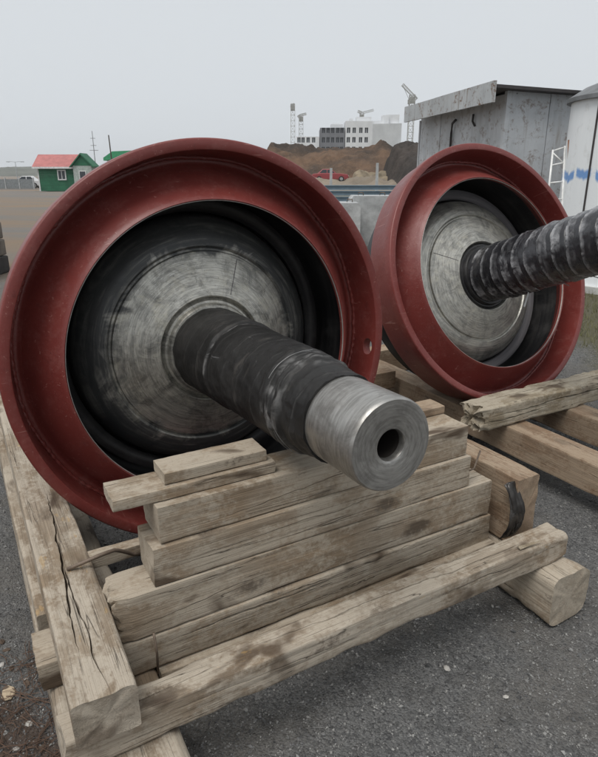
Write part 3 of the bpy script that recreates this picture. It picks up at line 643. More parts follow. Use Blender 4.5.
# dead twigs and roots on the brown soil
m = MB()
for q in range(200):
    x, y = gpx(random.uniform(-10, 60), random.uniform(650, 790)); a = random.uniform(0, 6.28); L = random.uniform(.03, .13); pts = []
    for s in range(5): pts.append((x+L*s/4*math.cos(a)+random.uniform(-.004, .004), y+L*s/4*math.sin(a)+random.uniform(-.004, .004), .0+.006*math.sin(s*.8)+random.uniform(-.002, .003)))
    m.tube(pts, random.uniform(.0006, .0015), 4)
o = m.build('dead_twigs', simple('dead_twig', (.10, .06, .04), .9, 0, .3, 30)); o['kind'] = 'stuff'; tag(o, 'thin dead reddish twigs scattered on the brown soil', 'twigs')

# ------------------------------------------------------------------ background
def at(px, py, D):          # world point seen at photo pixel, at forward distance D
    r = ((px-299)/600, -(py-378.5)/600); c, s = math.cos(PITCH), math.sin(PITCH); dy, dz = c+r[1]*s, -s+r[1]*c; k = D/dy
    return Vector((r[0]*k, D, CAM_H+dz*k))

# --- sheet-metal shed
def metal_sheet(name, col, rust=.5):
    t = NT(name); P = t.tc.outputs['Object']; n = t.noise(P, 1.3, 6, .65); d = t.noise(t.scale(P, (4., 4., .7)), 1.0, 5, .6); f = t.noise(P, 22, 6, .7); s = t.noise(P, 5, 6, .75, .4)
    c = t.mix(t.ramp(n, [(.35, 0.), (.65, 1.)]), tuple(x*.78 for x in col), col)
    c = t.mix(t.math('MULTIPLY', t.ramp(d, [(.5, 0.), (.75, 1.)]), .45), c, tuple(x*.5 for x in col))
    c = t.mix(t.math('MULTIPLY', t.math('MULTIPLY', t.ramp(s, [(.52, 0.), (.60, 1.)]), t.ramp(f, [(.42, 0.), (.55, 1.)])), rust), c, (.15, .085, .05))
    dr = t.noise(t.scale(P, (9., 9., .8)), 1.0, 4, .65); c = t.mix(t.math('MULTIPLY', t.math('MULTIPLY', t.ramp(dr, [(.55, 0.), (.68, 1.)]), t.ramp(n, [(.42, 0.), (.6, 1.)])), rust*.8), c, (.20, .15, .11))
    sp = t.math('MULTIPLY', t.ramp(t.vor(P, 6), [(.05, 1.), (.08, 0.)]), .8); c = t.mix(sp, c, (.06, .05, .045))
    return t.done(c, .6, .0, t.bump(n, .3, .03), .4)
SHEET = metal_sheet('painted_sheet_steel', (.54, .56, .58), .6)
FASCIA = metal_sheet('rusted_zinc_fascia', (.46, .48, .49), 1.0)
WHITE = metal_sheet('chalky_white_paint', (.70, .72, .74), .35)
DARKTRIM = simple('dark_rusty_trim', (.05, .045, .045), .7, .2)
def shed():
    D0 = 10.0; corner = at(500, 175, D0); corner.z = 0
    left = at(418, 175, 13.4); left.z = 0; dl = (left-corner); LL = dl.length; dl.normalize(); dr = Vector((-dl.y, dl.x, 0))
    if dr.x < 0: dr = -dr
    e = empty('metal_shed', corner); tag(e, 'weathered grey sheet-metal shed with rusty fascia behind the tilted wheel', 'shed')
    ang = math.atan2(dr.y, dr.x); e.rotation_euler = (0, 0, ang)          # local x along right wall, y along left wall
    hC = 2.72; W = 3.6; drop = .16
    # right wall in panels
    xs = [0, .72, 1.32, 2.1, 2.9, W]
    for a, b in zip(xs[:-1], xs[1:]):
        za, zb = hC-drop*a/W, hC-drop*b/W; off = random.uniform(-.006, .006)
        m = MB(); v = [(a+.006, off, 0), (b-.006, off, 0), (b-.006, off, zb), (a+.006, off, za), (a+.006, off+.05, 0), (b-.006, off+.05, 0), (b-.006, off+.05, zb), (a+.006, off+.05, za)]
        m.add(v, [(0, 1, 2, 3), (7, 6, 5, 4), (0, 4, 5, 1), (1, 5, 6, 2), (2, 6, 7, 3), (3, 7, 4, 0)]); m.build('wall_panel', SHEET, e)
    ys = [.06, 1.25, 2.45, LL]
    for a, b in zip(ys[:-1], ys[1:]):
        off = random.uniform(-.008, .008); MB().box(off, off+.05, a+.006, b-.006, 0, hC-.05).build('wall_panel', SHEET, e)
    MB().box(W-.05, W, .06, LL, 0, hC-drop).build('wall_panel', SHEET, e)
    MB().box(-.02, W, LL, LL+.05, 0, hC-drop).build('wall_panel', SHEET, e)
    MB().box(-.018, .05, -.012, .07, 0, hC).build('corner_post', SHEET, e)
    m = MB(); y0, y1 = -.22, LL+.02
    v = [(-.32, y0, hC+.0), (W+.15, y0, hC-drop-.0), (W+.15, y1, hC-drop), (-.32, y1, hC), (-.32, y0, hC+.045), (W+.15, y0, hC-drop+.045), (W+.15, y1, hC-drop+.045), (-.32, y1, hC+.045)]
    m.add(v, [(3, 2, 1, 0), (4, 5, 6, 7), (0, 1, 5, 4), (1, 2, 6, 5), (2, 3, 7, 6), (3, 0, 4, 7)]); m.build('roof', DARKTRIM, e)
    ys = [y0-.02, .9, 1.9, 2.9, y1]
    for a, b in zip(ys[:-1], ys[1:]):
        o = random.uniform(-.008, .008); MB().box(-.37+o, -.325+o, a+.004, b-.004, hC-.20, hC+.09).build('fascia_board', FASCIA, e)
    m = MB(); m.tube([(-.03, 1.72, hC-.28), (-.06, 1.80, hC-.34), (-.04, 1.86, hC-.5), (-.035, 1.86, hC-1.3)], .022, 8); m.build('cable', DARKTRIM, e, True)
    m = MB(); m.tube([(-.03, 1.05, hC-.25), (-.05, 1.02, hC-.36), (-.02, .98, hC-.44)], .018, 8); m.build('cable', DARKTRIM, e, True)
    m = MB(); m.tube([(1.66, -.03, hC-.62), (1.67, -.03, .3)], .012, 6); m.build('conduit', SHEET, e, True)
shed()

# --- white tank at the right edge
def blue_paint(): 
    t = NT('white_tank_paint'); P = t.tc.outputs['Object']; o = t.sep(P); n = t.noise(P, 6, 5, .65); d = t.noise(t.scale(P, (3, 3, .4)), 1.0, 5, .6); f = t.noise(P, 30, 5, .7)
    c = t.mix(t.ramp(d, [(.4, 0.), (.7, 1.)]), (.74, .76, .77), (.82, .84, .85)); c = t.mix(t.math('MULTIPLY', t.ramp(n, [(.56, 0.), (.72, 1.)]), .35), c, (.42, .41, .38))
    # sprayed blue scrawl
    ang = t.math('ARCTAN2', o[1], o[0])
    av = t.comb(t.math('MULTIPLY', ang, 5.0), 0.0, 0.0); w1 = t.noise(av, 1.0, 2); w2 = t.noise(t.vmath('ADD', av, (7., 0., 0.)), 2.0, 2)
    zc = t.math('SUBTRACT', t.math('SUBTRACT', o[2], 1.50), t.math('MULTIPLY', t.math('SUBTRACT', w1, .5), .35))
    b = t.ramp(t.math('ADD', t.math('ABSOLUTE', zc), t.math('MULTIPLY', t.math('SUBTRACT', f, .5), .03)), [(.035, 1.), (.075, 0.)])
    b = t.math('MULTIPLY', b, t.ramp(t.math('ADD', w2, t.math('MULTIPLY', f, .25)), [(.50, 0.), (.60, 1.)]))
    rg = t.ramp(t.math('ADD', t.math('MULTIPLY', ang, .1), .5), [(0., 0.), (.12, 0.)])
    c = t.mix(t.math('MULTIPLY', b, .85), c, (.055, .22, .55))
    return t.done(c, .55, 0, t.bump(n, .15, .01), .4)
def tank():
    D = 8.4; r = 1.0; p = at(576, 175, D); e = empty('storage_tank', (p.x+r*.97+.03, D+.25, 0)); tag(e, 'white cylindrical tank with blue spray-painted scrawl beside the shed', 'tank')
    def part(nm, prof, m, n=72):
        V, F = lathe(prof, n); o = mobj(nm, V, F, m, e); fix_normals(o); sharp(o, 40); return o
    part('shell', [(r, .08), (r, 2.44), (.0, 2.44), (.0, .08)], blue_paint())
    part('plinth', [(r+.07, 0), (r+.07, .09), (0.0, .09), (0., 0.)], simple('plinth_concrete', (.5, .5, .48), .9))
    part('cone_roof', [(r+.06, 2.42), (r+.06, 2.47), (r*.86, 2.60), (r*.5, 2.74), (.0, 2.78), (.0, 2.43)], simple('grey_roof_sheet', (.17, .175, .18), .6, .3))
    for q in range(6):
        a = R_(-155+q*60); m = MB(); m.box(r-.004, r+.010, -.012, .012, .09, 2.42); o = m.build('seam_strip', DARKTRIM, e); o.rotation_euler = (0, 0, a)
    return e
tank()
# --- white tubular ladder frame and rusty pipe leaning by the tank
WHITEPAINT = simple('white_tube_paint', (.68, .68, .66), .5)
e = tag(empty('ladder_frame', at(553, 290, 8.7)*1.0), 'white tubular frame leaning between shed and tank', 'frame'); e.location.z = 0
b0 = e.location.copy()
def loc(px, py, D): return at(px, py, D)-b0
P1, P2, P3, P4 = loc(547, 205, 8.7), loc(553, 150, 8.9), loc(562, 205, 8.7), loc(565, 146, 8.9)
for a, b in ((P1, P2), (P3, P4)):
    d = b-a; lo = a-d*((a.z)/d.z); MB().tube([lo, b], .014, 8).build('stile', WHITEPAINT, e, True)
for f_ in (0.98, .72, .40, .1, -.25):
    MB().tube([P1.lerp(P2, f_), P3.lerp(P4, f_)], .011, 8).build('rung', WHITEPAINT, e, True)
MB().tube([P1.lerp(P2, .95), P3.lerp(P4, .70)], .010, 8).build('brace', WHITEPAINT, e, True)
p = at(566, 250, 8.55); q = at(569.5, 140, 8.8); d = q-p; lo = p-d*(p.z/d.z)
tag(MB().tube([lo, q], .022, 8).build('rusty_pipe', simple('flaky_rust', (.20, .085, .04), .8, .2, .4, 15), smooth=True), 'rusty pipe standing upright against the tank', 'pipe')
tag(MB().box(-.2, .25, -.15, .15, 0, .62).build('dark_crate', simple('dark_crate_paint', (.03, .03, .033), .7)), 'low dark box at the foot of the white frame', 'box').location = (at(562, 250, 9.2).x, 9.2, 0)

# --- concrete blocks and stacked blue-grey steel between the wheels
CONC = simple('pale_concrete', (.40, .41, .41), .9, 0, .25, 6, .5, .01)
BLUEST = simple('blue_grey_steel', (.20, .26, .30), .6, .1, .2, 3)
for q, (x0, x1, top, D, lab) in enumerate(((322, 362, 203, 13.0, 'pale concrete block lying lengthways behind the two wheels'), (352, 397, 196, 13.6, 'taller pale concrete block behind the gap between the wheels'))):
    a, b = at(x0, 175, D), at(x1, 175, D); zt = at((x0+x1)/2, top, D).z; w = (b.x-a.x)
    e = tag(empty('concrete_block', ((a.x+b.x)/2, D+.4, 0)), lab, 'concrete block')
    n1 = 10; V = []
    mb = MB(); mb.prism([(-w/2, 0), (w/2, 0), (w/2, zt-.07), (w/2-.05, zt), (-w/2+.05, zt), (-w/2, zt-.07)], -.4, .4); mb.build('body', CONC, e)
    for s in (-.25, .25): MB().tube([(s*w-.06, 0, zt-.02), (s*w-.05, 0, zt+.06), (s*w+.05, 0, zt+.06), (s*w+.06, 0, zt-.02)], .012, 6).build('lifting_loop', WIRE, e, True)
for q in range(4):
    D = 20.0+.3*q; a, b = at(322, 175, D), at(396, 175, D); z0 = .52+.17*q
    o = MB().prism([(y_, z_) for y_, z_ in ((-.08, 0), (.08, 0), (.08, .02), (.015, .025), (.015, .125), (.08, .13), (.08, .15), (-.08, .15), (-.08, .13), (-.015, .125), (-.015, .025), (-.08, .02))], -2.0, 2.0).build('steel_girder', BLUEST)
    o.rotation_euler = (0, 0, math.pi/2); o.location = ((a.x+b.x)/2+.15*q, D, z0); tag(o, ('lowest', 'second lowest', 'second highest', 'topmost')[q]+' blue-grey steel girder in the rack beyond the concrete blocks', 'girder', 'girders in the rack')
for x in (326, 392):
    p = at(x, 175, 20.8); tag(MB().box(-.06, .06, -.75, .75, 0, .518).build('rack_trestle', BLUEST), ('steel trestle under the girder ends beside the nearer wheel' if x < 350 else 'steel trestle under the girder ends beside the tilted wheel'), 'trestle', 'girder rack trestles').location = (p.x, 20.4, 0)
for x, top in ((331, 168), (377, 163)):
    p = at(x, 175, 24); zt = at(x, top, 24).z; e = tag(empty('fence_post', (p.x, 24, 0)), ('thin grey concrete fence post in front of the red car' if x < 350 else 'thin grey concrete fence post in front of the rubble heap'), 'post', 'fence posts behind the girders')
    MB().prism([(-.06, 0), (.06, 0), (.045, zt), (-.045, zt)], -.05, .05).build('shaft', CONC, e); MB().box(-.07, .07, -.07, .07, 0, .12).build('footing', CONC, e)

# --- earth mounds
def mound_mat(name, a, b, sc):
    t = NT(name); P = t.tc.outputs['Object']; n = t.noise(P, sc, 4, .6, .4); m_ = t.noise(P, sc*8, 6, .7); f = t.noise(P, sc*50, 5, .7)
    c = t.mix(t.ramp(n, [(.42, 0.), (.58, 1.)]), b, a); c = t.mix(t.math('MULTIPLY', t.ramp(m_, [(.45, 0.), (.65, 1.)]), .55), c, tuple(x*.6 for x in b)); c = t.mix(t.math('MULTIPLY', t.ramp(f, [(.55, 0.), (.7, 1.)]), .4), c, tuple(min(1, x*1.7) for x in a))
    return t.done(c, .95, 0, t.bump(m_, .8, .5, t.bump(f, .6, .15)), .2)
def mound(name, pts, D0, D1, label, seed, m=EARTH):
    """pts: skyline (px, py) at mean distance"""
    Dm = (D0+D1)/2; px = np.array([p[0] for p in pts], float); hz = np.array([max(.05, at(p[0], p[1], Dm).z) for p in pts]); xs_ = np.array([at(p[0], 175, Dm).x for p in pts])
    gx_ = np.linspace(xs_[0], xs_[-1], 260); gy_ = np.linspace(D0, D1, 90); Xm, Ym = np.meshgrid(gx_, gy_); t = (Ym-D0)/(D1-D0)
    prof = np.sin(np.clip(t*1.02, 0, 1)*math.pi)**.75; H = np.interp(Xm+3*vnoise(Xm*.12, Ym*.12, 0*Xm, seed), xs_, hz)
    Zm = H*prof*(1+.28*fbm(Xm*.25, Ym*.25, 0*Xm, seed, 4)*(1-.5*prof))+.45*fbm(Xm*.5, Ym*.5, 0*Xm, seed+3, 4)*prof; ed = np.clip(np.minimum(Xm-xs_[0], xs_[-1]-Xm)/(.10*(xs_[-1]-xs_[0])), 0, 1); Zm = Zm*ed*ed*(3-2*ed)-.25*(1-ed); Zm[prof < .02] = -.3
    n1 = len(gx_); i0 = (np.arange(89)[:, None]*n1+np.arange(n1-1)[None, :]).ravel()
    o = mobj(name, np.stack([Xm.ravel(), Ym.ravel(), Zm.ravel()], 1), np.stack([i0, i0+1, i0+1+n1, i0+n1], 1), m, smooth=True, kind='structure')
    return o
mound('earth_mound', [(255, 175), (268, 152), (277, 145.5), (290, 146), (305, 150), (325, 151), (345, 150), (358, 149), (372, 147), (385, 150), (398, 160), (412, 172), (430, 176)], 84, 116, '', 21, mound_mat('mound_earth', (.15, .095, .062), (.055, .045, .038), .07))
mound('dark_earth_mound', [(380, 176), (392, 168), (398, 158), (405, 150), (415, 147), (440, 148), (480, 152), (520, 176)], 62, 84, '', 25, mound_mat('dark_mound_earth', (.075, .062, .054), (.042, .037, .034), .1))
mound('low_earth_bank', [(180, 188), (270, 182.5), (300, 181.6), (340, 181.6), (400, 181), (460, 187)], 60, 84, '', 27, simple('bank_earth', (.20, .165, .125), .95, 0, .3, .2, .6, .1))
mound('hill', [(-700, 172), (-400, 169), (-100, 170), (0, 170), (30, 168.5), (60, 167), (120, 170), (200, 172), (300, 173), (600, 172), (1300, 172)], 700, 1300, '', 29, HILL)
mound('rubble_heap', [(350, 178), (360, 173), (370, 167.5), (377, 168), (388, 173), (400, 177)], 70, 78, '', 33, simple('rubble_heap_soil', (.23, .185, .125), .95, 0, .5, .5, .8, .2))

# --- unfinished apartment block
WHITEW = simple('white_block_wall', (.64, .65, .66), .85, 0, .1, .3)
GREYW = simple('grey_block_wall', (.17, .175, .19), .85, 0, .15, .4)
PANE = simple('dark_window_void', (.05, .055, .065), .25, 0, .3, 1)
def facade(e, x0, x1, z0, z1, wins, m, y=0.0, depth=.35, th=8.0):
    """solid wall with real openings: wins list of (xa, xb, za, zb)"""
    xs = sorted({x0, x1, *[w[0] for w in wins], *[w[1] for w in wins]}); zs = sorted({z0, z1, *[w[2] for w in wins], *[w[3] for w in wins]}); mb = MB()
    for xa, xb in zip(xs[:-1], xs[1:]):
        for za, zb in zip(zs[:-1], zs[1:]):
            cx_, cz_ = (xa+xb)/2, (za+zb)/2
            if not any(w[0] < cx_ < w[1] and w[2] < cz_ < w[3] for w in wins): mb.add([(xa, y, za), (xb, y, za), (xb, y, zb), (xa, y, zb)], [(0, 1, 2, 3)])
    for xa, xb, za, zb in wins:
        mb.add([(xa, y, za), (xb, y, za), (xb, y, zb), (xa, y, zb), (xa, y+depth, za), (xb, y+depth, za), (xb, y+depth, zb), (xa, y+depth, zb)], [(0, 4, 5, 1), (1, 5, 6, 2), (2, 6, 7, 3), (3, 7, 4, 0)])
    mb.add([(x0, y, z0), (x1, y, z0), (x1, y, z1), (x0, y, z1), (x0, y+th, z0), (x1, y+th, z0), (x1, y+th, z1), (x0, y+th, z1)], [(0, 4, 7, 3), (1, 2, 6, 5), (3, 7, 6, 2), (4, 5, 6, 7)])
    w_ = mb.build('wall', m, e)
    for xa, xb, za, zb in wins:
        o = MB().box(xa-.05, xb+.05, y+depth+.01, y+depth+.06, za-.05, zb+.05).build('window', PANE, e)  # solid dark sheet stands in for the unlit interior behind the empty opening
        MB().box((xa+xb)/2-.05, (xa+xb)/2+.05, y+depth-.06, y+depth+.005, za, zb).build('mullion', m, o)
def grid_wins(cols, rows, w, h): return [(c-w/2, c+w/2, r, r+h) for c in cols for r in rows]
DB = 200.0
def bx(px): return at(px, 175, DB).x
def bz(py): return at(345, py, DB).z
e = tag(empty('apartment_block', (bx(350), DB, 0)), 'unfinished white and grey apartment block beyond the earth mound', 'building'); ox = bx(350)
rows = [bz(133), bz(142.5), bz(152), bz(161.5)]
facade(e, bx(344.5)-ox, bx(371)-ox, 0, bz(121), grid_wins([bx(p)-ox for p in (347.5, 353, 359.5, 365)], rows, 1.05, 1.55), WHITEW)
facade(e, bx(319.5)-ox, bx(344)-ox, 0, bz(129), grid_wins([bx(p)-ox for p in (323, 327.5, 332, 337, 341)], rows[:], 1.0, 1.5), GREYW, .05)
facade(e, bx(296.5)-ox, bx(319)-ox, 0, bz(136.5), grid_wins([bx(p)-ox for p in (299, 303, 308, 313.5)], rows[1:], 1.0, 1.5), WHITEW, .6)
# gable return in white and stepped parapet roof pieces
mb = MB(); v = [(bx(371.05)-ox, 0.0, 0), (bx(402.5)-ox, 6.5, 0), (bx(402.5)-ox, 6.5, bz(121.5)), (bx(371.05)-ox, 0., bz(124)), (bx(371.05)-ox, 9., 0), (bx(402.5)-ox, 15, 0), (bx(402.5)-ox, 15, bz(121.5)), (bx(371.05)-ox, 9, bz(124))]
mb.add(v, [(0, 1, 2, 3), (7, 6, 5, 4), (1, 5, 6, 2), (2, 6, 7, 3), (0, 3, 7, 4)]); mb.build('gable_wall', WHITEW, e)
for x0, x1, top, y in ((349, 352, 118, 2), (356, 370.5, 116, 3), (371.5, 384, 119.5, 5), (383, 389, 113.5, 6), (386, 400, 112.5, 7), (331, 343, 123, 5), (333, 341, 121.5, 6)):
    MB().box(bx(x0)-ox, bx(x1)-ox, y, y+4, bz(130), bz(top)).build('roof_block', WHITEW, e)
MB().box(bx(403)-ox, bx(412)-ox, 4, 9, 0, bz(145)).build('annexe', WHITEW, e)

# --- cranes
CRANE = simple('crane_paint', (.42, .42, .40), .6, .1); CRANE_Y = simple('crane_paint_dull', (.30, .30, .28), .6)
def lattice(e, name, a, b, w, n, m, t=.22):
    a, b = Vector(a), Vector(b); d = (b-a).normalized(); s = d.cross(Vector((0, 1, 0))).normalized()*w/2; y = Vector((0, w/2, 0)); mb = MB()
    cs = [s+y, s-y, -s-y, -s+y]
    for c in cs: mb.bar(a+c, b+c, t)
    for i in range(n):
        p, q = a.lerp(b, i/n), a.lerp(b, (i+1)/n)
        for k in range(4): mb.bar(p+cs[k], q+cs[(k+1) % 4], t*.6); mb.bar(q+cs[k], q+cs[(k+1) % 4], t*.6)
    return mb.build(name, m, e)
def crane(px, base, top, D, jib, label, counter=None):
    p = at(px, 175, D); e = tag(empty('tower_crane', (p.x, D, 0)), label, 'crane'); T = Vector((0, 0, at(px, top, D).z))
    k = D/632.0
    lattice(e, 'mast', (0, 0, 0), T, 1.5, 14, CRANE, .14)
    lattice(e, 'jib', T, T+Vector((jib[0]*k, 0, -jib[1]*k)), .7, 7, CRANE, .10)
    if counter: lattice(e, 'counter_jib', T, T+Vector((counter[0]*k, 0, -counter[1]*k)), .8, 4, CRANE, .14); 
    MB().box(-.7, .7, -.7, .7, T.z-2.2, T.z-.6).build('cab', CRANE_Y, e)
    return e, T, k
crane(293, 145, 104, 235, (1.5, 1), 'slim crane mast standing left of the apartment block', (-1.5, 3))
crane(301, 145, 115, 240, (5, -1), 'short crane behind the slim mast with stubby jib', (-3, 2))
crane(360, 130, 113, 260, (11, -2.5), 'roof crane with short raised jib above the apartment block', (-4, -1.5))
e, T, k = crane(408, 145, 95, 190, (-10, -9), 'tall lattice crane with raised boom beside the shed', (4, 4))
MB().tube([T+Vector((-10*k, 0, 9*k)), T+Vector((-3*k, 0, -4*k))], .06, 5).build('hoist_rope', CRANE_Y, e); MB().box(-4*k, -2.2*k, -.4, .4, T.z-8*k, T.z-4*k).build('counterweight', CRANE_Y, e)

# --- vehicles
GLASS = simple('car_glass', (.03, .035, .04), .12, 0, .1); TYRE = simple('tyre_rubber', (.02, .02, .02), .85); CHROME = simple('hub_cap', (.4, .4, .4), .35, .7)
def car(loc_, rz, paint, label, L=4.2, W=1.65):
    e = tag(empty('parked_car', loc_, rz), label, 'car'); h = L/2
    body = [(-h, .32), (-h+.02, .62), (-h+.12, .80), (-h+.95, .90), (-.55, .92), (1.05, .92), (h-.12, .86), (h, .70), (h, .34), (h-.3, .26), (-h+.3, .26)]
    b = MB(); b.prism(body, -W/2, W/2); o = b.build('body', paint, e); md = o.modifiers.new('bev', 'BEVEL'); md.width = .07; md.segments = 3
    cab = [(-.72, .90), (-.12, 1.36), (.85, 1.38), (1.45, .90)]
    c = MB(); v = []
    for y, s in ((-W/2+.07, 0), (W/2-.07, 0)):
        for x, z in cab: v.append((x, y*(1 if z < 1 else .82), z))
    c.add(v, [(0, 1, 2, 3), (7, 6, 5, 4), (0, 4, 5, 1), (1, 5, 6, 2), (2, 6, 7, 3)]); o = c.build('cabin', paint, e); md = o.modifiers.new('bev', 'BEVEL'); md.width = .04; md.segments = 2
    for sy in (-1, 1):
        y0, y1 = sy*(W/2-.062), sy*(W/2-.062)
        for xa, xb in ((-.50, .32), (.40, 1.18)):
            def yy(z): return sy*((W/2-.07)*(1-.18*(z-.90)/.47)+.012)
            za, zb = .95, 1.30; xa2 = xa+.36 if xa < 0 else xa; xb2 = xb-.32 if xb > 1 else xb
            mobj('side_window', [(xa, yy(za), za), (xb, yy(za), za), (xb2, yy(zb), zb), (xa2, yy(zb), zb), (xa, yy(za)-sy*.02, za), (xb, yy(za)-sy*.02, za), (xb2, yy(zb)-sy*.02, zb), (xa2, yy(zb)-sy*.02, zb)], [(0, 1, 2, 3), (7, 6, 5, 4), (0, 4, 5, 1), (1, 5, 6, 2), (2, 6, 7, 3), (3, 7, 4, 0)], GLASS, e)
        for x in (-h+.82, h-.85):
            V, F = lathe([(.30, -.09), (.31, -.05), (.31, .05), (.30, .09), (.0, .09), (.0, -.09)], 24); w = mobj('wheel', V, F, TYRE, e); w.location = (x, sy*(W/2-.08), .31); w.rotation_euler = (math.pi/2, 0, 0)
            V, F = lathe([(.18, -.095), (.18, .095), (0, .10), (0, -.10)], 16); mobj('hub_cap', V, F, CHROME, w)
        MB().box(-h-.01, -h+.05, sy*.55-.16, sy*.55+.16, .58, .72).build('headlight', CHROME, e)
        MB().box(h-.05, h+.01, sy*.58-.14, sy*.58+.14, .58, .74).build('tail_light', simple('tail_lens', (.3, .02, .02), .3), e)
    for xa, xb in ((-.80, -.20), (.93, 1.40)):
        pass
    ws = [(-.70, -.62, .93), (-.70, .62, .93), (-.19, .56, 1.32), (-.19, -.56, 1.32)]; mobj('windscreen', ws+[(x+.03, y, z) for x, y, z in ws], [(3, 2, 1, 0), (4, 5, 6, 7), (0, 1, 5, 4), (1, 2, 6, 5), (2, 3, 7, 6), (3, 0, 4, 7)], GLASS, e).location = (-.015, 0, .012)
    MB().box(-h-.03, -h+.08, -W/2+.05, W/2-.05, .34, .48).build('bumper', TYRE, e); MB().box(h-.08, h+.03, -W/2+.05, W/2-.05, .34, .48).build('bumper', TYRE, e)
    return e
p = at(330, 181.5, 73); car((p.x, 73, p.z-.02), R_(178), simple('faded_red_car_paint', (.26, .045, .05), .35, 0, .1), 'red saloon car parked in front of the earth mound')
p = at(26, 188, 75); car((p.x, 75, 0.02), R_(8), simple('white_car_paint', (.6, .6, .6), .4, 0, .05), 'white car parked beyond the green cabin')

# --- green cabin
GREEN = simple('green_plank_paint', (.022, .125, .065), .7, 0, .25, 2); ROOFRED = simple('faded_red_roof_sheet', (.40, .14, .13), .6, 0, .2, 2); TRIM = simple('white_trim', (.62, .63, .62), .7)
D = 62.0; e = tag(empty('green_cabin', (at(59, 175, D).x, D+1.5, 0)), 'green plank cabin with faded red roof and white window', 'cabin'); k = D/632.0
Wc, Hc = 42*k, 2.28
nb = 12
for q in range(nb): MB().box(-Wc/2, Wc/2, -1.5-.012*(q % 2), 1.5, Hc*q/nb+.003, Hc*(q+1)/nb-.003).build('wall_board', GREEN, e)
rf = MB(); zr = 3.35
for sy in (-1, 1):
    rf.add([(-Wc/2-.35, sy*1.9, Hc-.12), (Wc/2+.2, sy*1.9, Hc-.12), (Wc/2+.2, 0, zr), (-Wc/2-.35, 0, zr), (-Wc/2-.35, sy*1.9, Hc-.04), (Wc/2+.2, sy*1.9, Hc-.04), (Wc/2+.2, 0, zr+.08), (-Wc/2-.35, 0, zr+.08)], [(0, 1, 2, 3), (7, 6, 5, 4), (0, 4, 5, 1), (1, 5, 6, 2), (3, 7, 4, 0)])
rf.build('roof', ROOFRED, e)
MB().prism([(-1.45, Hc), (1.45, Hc), (0, zr-.08)], -Wc/2+.02, Wc/2-.02).build('gable', GREEN, e).rotation_euler = (0, 0, math.pi/2)
w = MB(); 
for (xa, xb, za, zb) in ((-.42, .42, 1.02, 1.12), (-.42, .42, 1.88, 1.98), (-.42, -.32, 1.12, 1.88), (.32, .42, 1.12, 1.88), (-.03, .03, 1.12, 1.88)): w.box(xa+.3, xb+.3, -1.60, -1.53, za, zb)
wf = w.build('window_frame', TRIM, e); MB().box(.0, .6, -1.545, -1.52, 1.1, 1.9).build('pane', PANE, wf)
for x in (-Wc/2, Wc/2-.12): MB().box(x, x+.12, -1.57, -1.515, 0, Hc).build('corner_trim', TRIM, e)
MB().box(-Wc/2-.35, Wc/2+.2, -1.93, -1.905, Hc-.2, Hc-.03).build('eaves_board', TRIM, e)
# porch gable at the right of the cabin
px0 = Wc/2+.3; 
e2 = tag(empty('green_porch', (at(85, 175, D).x, D+.2, 0)), 'small green gabled porch beside the green cabin', 'porch')
MB().box(-.9, .9, -.8, .8, 0, 2.35).build('wall', simple('porch_grey_wall', (.36, .40, .37), .8), e2); MB().prism([(-.95, 2.36), (.95, 2.36), (0, 3.3)], -.82, .8).build('gable', GREEN, e2)
r2 = MB()
for s in (-1, 1): r2.bar((s*1.15, -.95, 2.2), (0, -.95, 3.42), .12, .1); r2.add([(s*1.15, -.95, 2.22), (0, -.95, 3.42), (0, 1., 3.42), (s*1.15, 1., 2.22), (s*1.15, -.95, 2.30), (0, -.95, 3.50), (0, 1., 3.50), (s*1.15, 1., 2.30)], [(0, 1, 2, 3), (7, 6, 5, 4), (0, 4, 5, 1), (3, 2, 6, 7), (0, 3, 7, 4)])
r2.build('roof', GREEN, e2)
wf = MB().box(-.35, .35, -.86, -.81, 1.0, 1.9).build('window_frame', TRIM, e2); MB().box(-.27, .27, -.875, -.862, 1.08, 1.82).build('pane', PANE, wf)
# green-roofed building further back
D = 80.; e = tag(empty('green_roof_hut', (at(126, 175, D).x, D+2, 0)), 'hut with bright green roof behind the cabin porch', 'hut'); k = D/632.
MB().box(-2.3, 2.3, -1.6, 1.6, 0, 3.3).build('wall', simple('hut_grey_wall', (.30, .33, .32), .8), e)
MB().prism([(-2.7, 3.2), (2.7, 3.9), (2.3, 4.45), (-1.5, 4.3), (-2.7, 3.55)], -1.9, 1.9).build('roof', simple('bright_green_roof', (.035, .26, .12), .6), e)
MB().box(-.5, .5, -1.66, -1.59, 0, 2.0).build('door', TRIM, e)
# poles and lamp
MAST = simple('galvanised_mast', (.16, .17, .17), .6, .4)
p = at(96.5, 175, 66); e = tag(empty('antenna_mast', (p.x, 66, 0)), 'thin antenna mast with short cross arms behind the cabin', 'mast'); zt = at(96.5, 131, 66).z
MB().tube([(0, 0, 0), (0, 0, zt)], [.05, .025], 6).build('pole', MAST, e)
for f_, L in ((.68, .45), (.76, .3), (.88, .25)): MB().tube([(-L, 0, zt*f_), (L, 0, zt*f_)], .025, 5).build('cross_arm', MAST, e)
p = at(112.5, 175, 70); e = tag(empty('utility_pole', (p.x, 70, 0)), 'slightly leaning dark pole beside the green-roofed hut', 'pole'); zt = at(112.5, 135, 70).z
MB().tube([(.15, 0, 0), (-.02, 0, zt)], [.09, .06], 8).build('shaft', simple('dark_pole', (.07, .06, .05), .8), e); MB().box(-.05, .25, -.04, .04, 1.4, 1.7).build('clamp', MAST, e)
p = at(17, 175, 90); e = tag(empty('street_lamp', (p.x, 90, 0)), 'pale twin-armed street lamp left of the green cabin', 'street lamp'); zt = at(17, 162, 90).z; LG = simple('pale_lamp_post', (.36, .38, .40), .6)
MB().tube([(0, 0, 0), (0, 0, zt)], [.07, .04], 8).build('post', LG, e)
